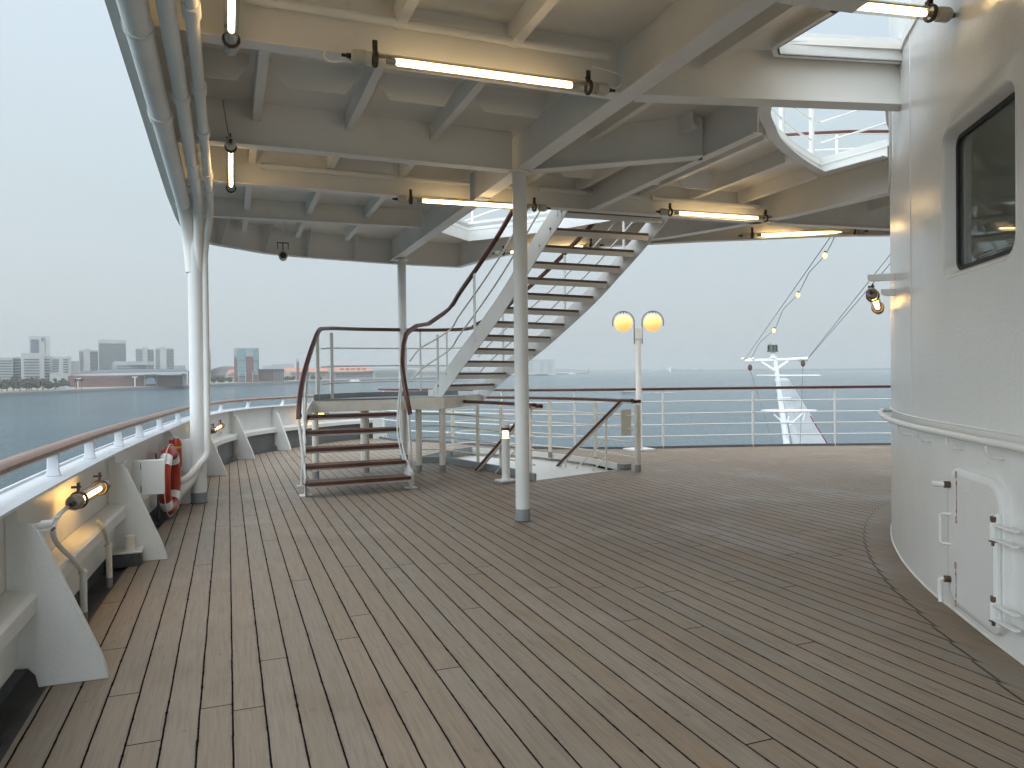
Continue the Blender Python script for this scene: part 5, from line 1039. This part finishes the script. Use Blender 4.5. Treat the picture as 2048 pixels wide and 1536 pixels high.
# quay lamp masts and trees
for u, vt, vb, lab in ((156, 757, 779, 'white lamp mast on the quay in front of the left end of the brick hall'), (270, 754, 772, 'white lamp mast on the quay left of the brick hall arch')):
    d_ = dq(u)+16; b0 = P(u, vb, d=d_); b0.z = seaz(b0.y)+3; zt = P(u, vt, d=d_).z; t = thing('quay_lamp', b0, lab, 'lamp mast', 'lamp masts on the quay')
    MB().cyl(b0, (b0.x, b0.y, zt), 0.45, 10).build('pole', C['boat'], t); MB().box((b0.x, b0.y, zt), (5.5, 0.7, 0.7), basis=(RH, FH, UZ)).build('lamp_head', C['boat'], t)
def crown(q, c, r, rz, n, lf):
    for _ in range(n):
        while True:
            o = Vector((random.uniform(-1, 1), random.uniform(-1, 1), random.uniform(-1, 1)))
            if 0.25 < o.length < 1: break
        p = c+Vector((o.x*r, o.y*r, o.z*rz)); a = Vector((random.gauss(0, 1), random.gauss(0, 1), random.gauss(0, 1))).normalized(); b = a.orthogonal().normalized(); s_ = lf*random.uniform(0.6, 1.3)
        q.add([p-a*s_-b*s_*0.6, p+a*s_-b*s_*0.6, p+a*s_*0.5+b*s_, p-a*s_*0.7+b*s_*0.8], [(0, 1, 2, 3)])
random.seed(11)
KIND = ['bushy olive tree on the shore', 'dark rounded tree on the shore', 'low spreading shrub on the shore']
tl_ = [(3, 768, 5.5), (14, 766, 6), (27, 766, 6.5), (40, 765, 6), (52, 767, 5), (63, 766, 6), (75, 768, 4.5), (86, 768, 5), (97, 768, 4), (118, 767, 4), (130, 767, 4), (428, 761, 4), (437, 758, 5.5), (447, 760, 5), (458, 761, 4), (575, 757, 4.5), (586, 757, 4), (627, 754, 4), (640, 755, 3.5)]
where = ['at the far left edge under the white block', 'second from the left edge under the white block', 'third from the left edge under the white block', 'fourth from the left edge under the white block', 'fifth from the left edge under the white block', 'under the middle of the white block', 'in front of the stepped block stair wing', 'under the right half of the white block', 'below the porch of the white block', 'left of the brick hall by the porch', 'touching the left end of the brick hall', 'just right of the apartment tower by the pillar', 'at the left foot of the brown dome', 'in front of the brown dome', 'left of the cream tiled house', 'at the right end of the brick wing', 'left of the curved handrail by the chimney', 'in front of the orange roof hall, left one', 'in front of the orange roof hall, right one']
for i, (u, v, r) in enumerate(tl_):
    d_ = dq(u)+22+(i % 3)*5; p = P(u, v, d=d_); zb = seaz(p.y)+3; kind = (i*5) % 3
    t = thing('shore_tree', (p.x, p.y, zb), (('bushy olive tree ', 'rounded dark tree ', 'spreading tree ')[kind])+where[i], 'tree', 'trees along the far shore')
    q = MB()
    for _ in range(5): crown(q, Vector((p.x, p.y, zb+r*1.05))+Vector((random.uniform(-.6, .6)*r, random.uniform(-.5, .5)*r, random.uniform(-.3, .35)*r)), r*0.62, r*0.55, 60, 0.75)
    q.build('crown', C['leaf'], t, smooth=False); MB().tube([(p.x, p.y, zb-0.5), (p.x+0.2, p.y, zb+r*0.9)], 0.35, 7, scales=[1, 0.5]).build('trunk', C['bark'], t)
for i, u in enumerate((85, 110, 127, 152, 163)):
    d_ = dq(u)+14; p = P(u, 760, d=d_); zb = seaz(p.y)+3; t = thing('palm_tree', (p.x, p.y, zb), ('palm tree in front of the white block, leftmost palm', 'palm tree before the porch of the white block, left one', 'palm tree before the porch of the white block, right one', 'palm tree just left of the quay lamp mast', 'palm tree just right of the quay lamp mast')[i], 'palm', 'palms on the quay')
    zt = p.z; MB().tube([(p.x, p.y, zb-0.3), (p.x, p.y, zt)], 0.3, 7).build('trunk', C['bark'], t); q = MB(); crown(q, Vector((p.x, p.y, zt)), 1.6, 1.5, 60, 0.55); q.build('crown', C['leaf'], t, smooth=False)
tent = P(115, 781, d=dq(115)+14); z_ = seaz(tent.y)+3
tag(MB().extrude([P(97, 782, d=dq(115)+14), P(106, 777.5, d=dq(115)+14), P(121, 772.5, d=dq(115)+14), P(127, 772.5, d=dq(115)+14), P(134, 780.5, d=dq(115)+14)], FH*8).build('glass_canopy', C['grey'], smooth=False), 'low sloping grey canopy on the quay below the white block', 'canopy')
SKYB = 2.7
# ------------------------------------------------------------------ haze, sky, light, view
m = bpy.data.materials.new('sea_haze'); m.use_nodes = True; nt = m.node_tree
for nd in list(nt.nodes):
    if nd.type != 'OUTPUT_MATERIAL': nt.nodes.remove(nd)
pv = nt.nodes.new('ShaderNodeVolumePrincipled'); pv.inputs['Color'].default_value = (0.64, 0.665, 0.66, 1); pv.inputs['Density'].default_value = HAZE if 'HAZE' in globals() else 0.00027; pv.inputs['Anisotropy'].default_value = 0.0
nt.links.new(pv.outputs[0], nt.nodes['Material Output'].inputs['Volume'])
Rb = 9100; c0 = lambda y, dz: seaz(y)+dz
vs = [(x, y, c0(y, dz)) for dz in (-20.5, 90.0) for y in (-Rb, Rb) for x in (-Rb, Rb)]
hz = MB().add(vs, [(0, 2, 3, 1), (4, 5, 7, 6), (0, 1, 5, 4), (2, 6, 7, 3), (0, 4, 6, 2), (1, 3, 7, 5)]).build('haze', m, smooth=False); tag(hz, None, None, kind='stuff')
wd = bpy.data.worlds.new('World'); S.world = wd; wd.use_nodes = True; nt = wd.node_tree; g = G(nt); bg = nt.nodes['Background']
sky = g.n('ShaderNodeTexSky', sky_type='NISHITA', sun_disc=False, sun_elevation=radians(48), sun_rotation=radians(-60), dust_density=6.0, air_density=1.0)
gen = g.n('ShaderNodeTexCoord').outputs['Generated']; sp = g.n('ShaderNodeSeparateXYZ'); g.put(sp.inputs[0], gen)
cr = g.n('ShaderNodeValToRGB'); el = cr.color_ramp.elements
stops = [(0.0, (0.50, 0.555, 0.585)), (0.08, (0.545, 0.61, 0.645)), (0.25, (0.575, 0.675, 0.715)), (0.5, (0.655, 0.77, 0.88)), (1.0, (1.35, 1.45, 1.53))]
el[0].position, el[0].color = stops[0][0], c4(stops[0][1]); el[1].position, el[1].color = stops[-1][0], c4(stops[-1][1])
for p_, c_ in stops[1:-1]: e_ = el.new(p_); e_.color = c4(c_)
cl = g.noise(g.vmul(gen, (1.6, 1.6, 4)), 1.2, 4, 0.5)
g.put(cr.inputs[0], sp.outputs[2])
# soft overcast: the cloud sheet over a thin share of clear sky light
col = g.mix(g.m('MULTIPLY', g.m('SUBTRACT', cl, 0.5), 0.25), cr.outputs[0], c4((0.75, 0.80, 0.84)))
# sky brightening added behind and to port, to light the shaded deck and deckhead
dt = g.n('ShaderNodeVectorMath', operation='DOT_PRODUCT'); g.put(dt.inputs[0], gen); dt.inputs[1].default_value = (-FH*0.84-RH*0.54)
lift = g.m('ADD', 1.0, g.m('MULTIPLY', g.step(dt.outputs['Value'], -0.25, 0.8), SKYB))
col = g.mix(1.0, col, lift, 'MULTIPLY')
skys = g.mix(1.0, sky.outputs[0], c4((0.07, 0.07, 0.07)), 'MULTIPLY')
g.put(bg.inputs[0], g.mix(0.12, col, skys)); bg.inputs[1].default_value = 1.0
sd = bpy.data.lights.new('sun', 'SUN'); sd.energy = 0.5; sd.angle = radians(40); sd.color = (1.0, 0.97, 0.93); so = bpy.data.objects.new('sun', sd); COL.objects.link(so); so.rotation_euler = (radians(42), 0, radians(-60+180)); so.location = (0, 0, 30)
S.view_settings.view_transform = 'Standard'; S.view_settings.look = 'None'; S.view_settings.exposure = 0.25; S.view_settings.gamma = 1.0; S.view_settings.use_curve_mapping = False
cy = S.cycles; cy.use_denoising = True; cy.use_adaptive_sampling = True; cy.adaptive_threshold = 0.03; cy.max_bounces = 7; cy.diffuse_bounces = 5; cy.glossy_bounces = 3; cy.transparent_max_bounces = 12; cy.volume_bounces = 0; cy.sample_clamp_indirect = 4.0; cy.caustics_reflective = False; cy.caustics_refractive = False
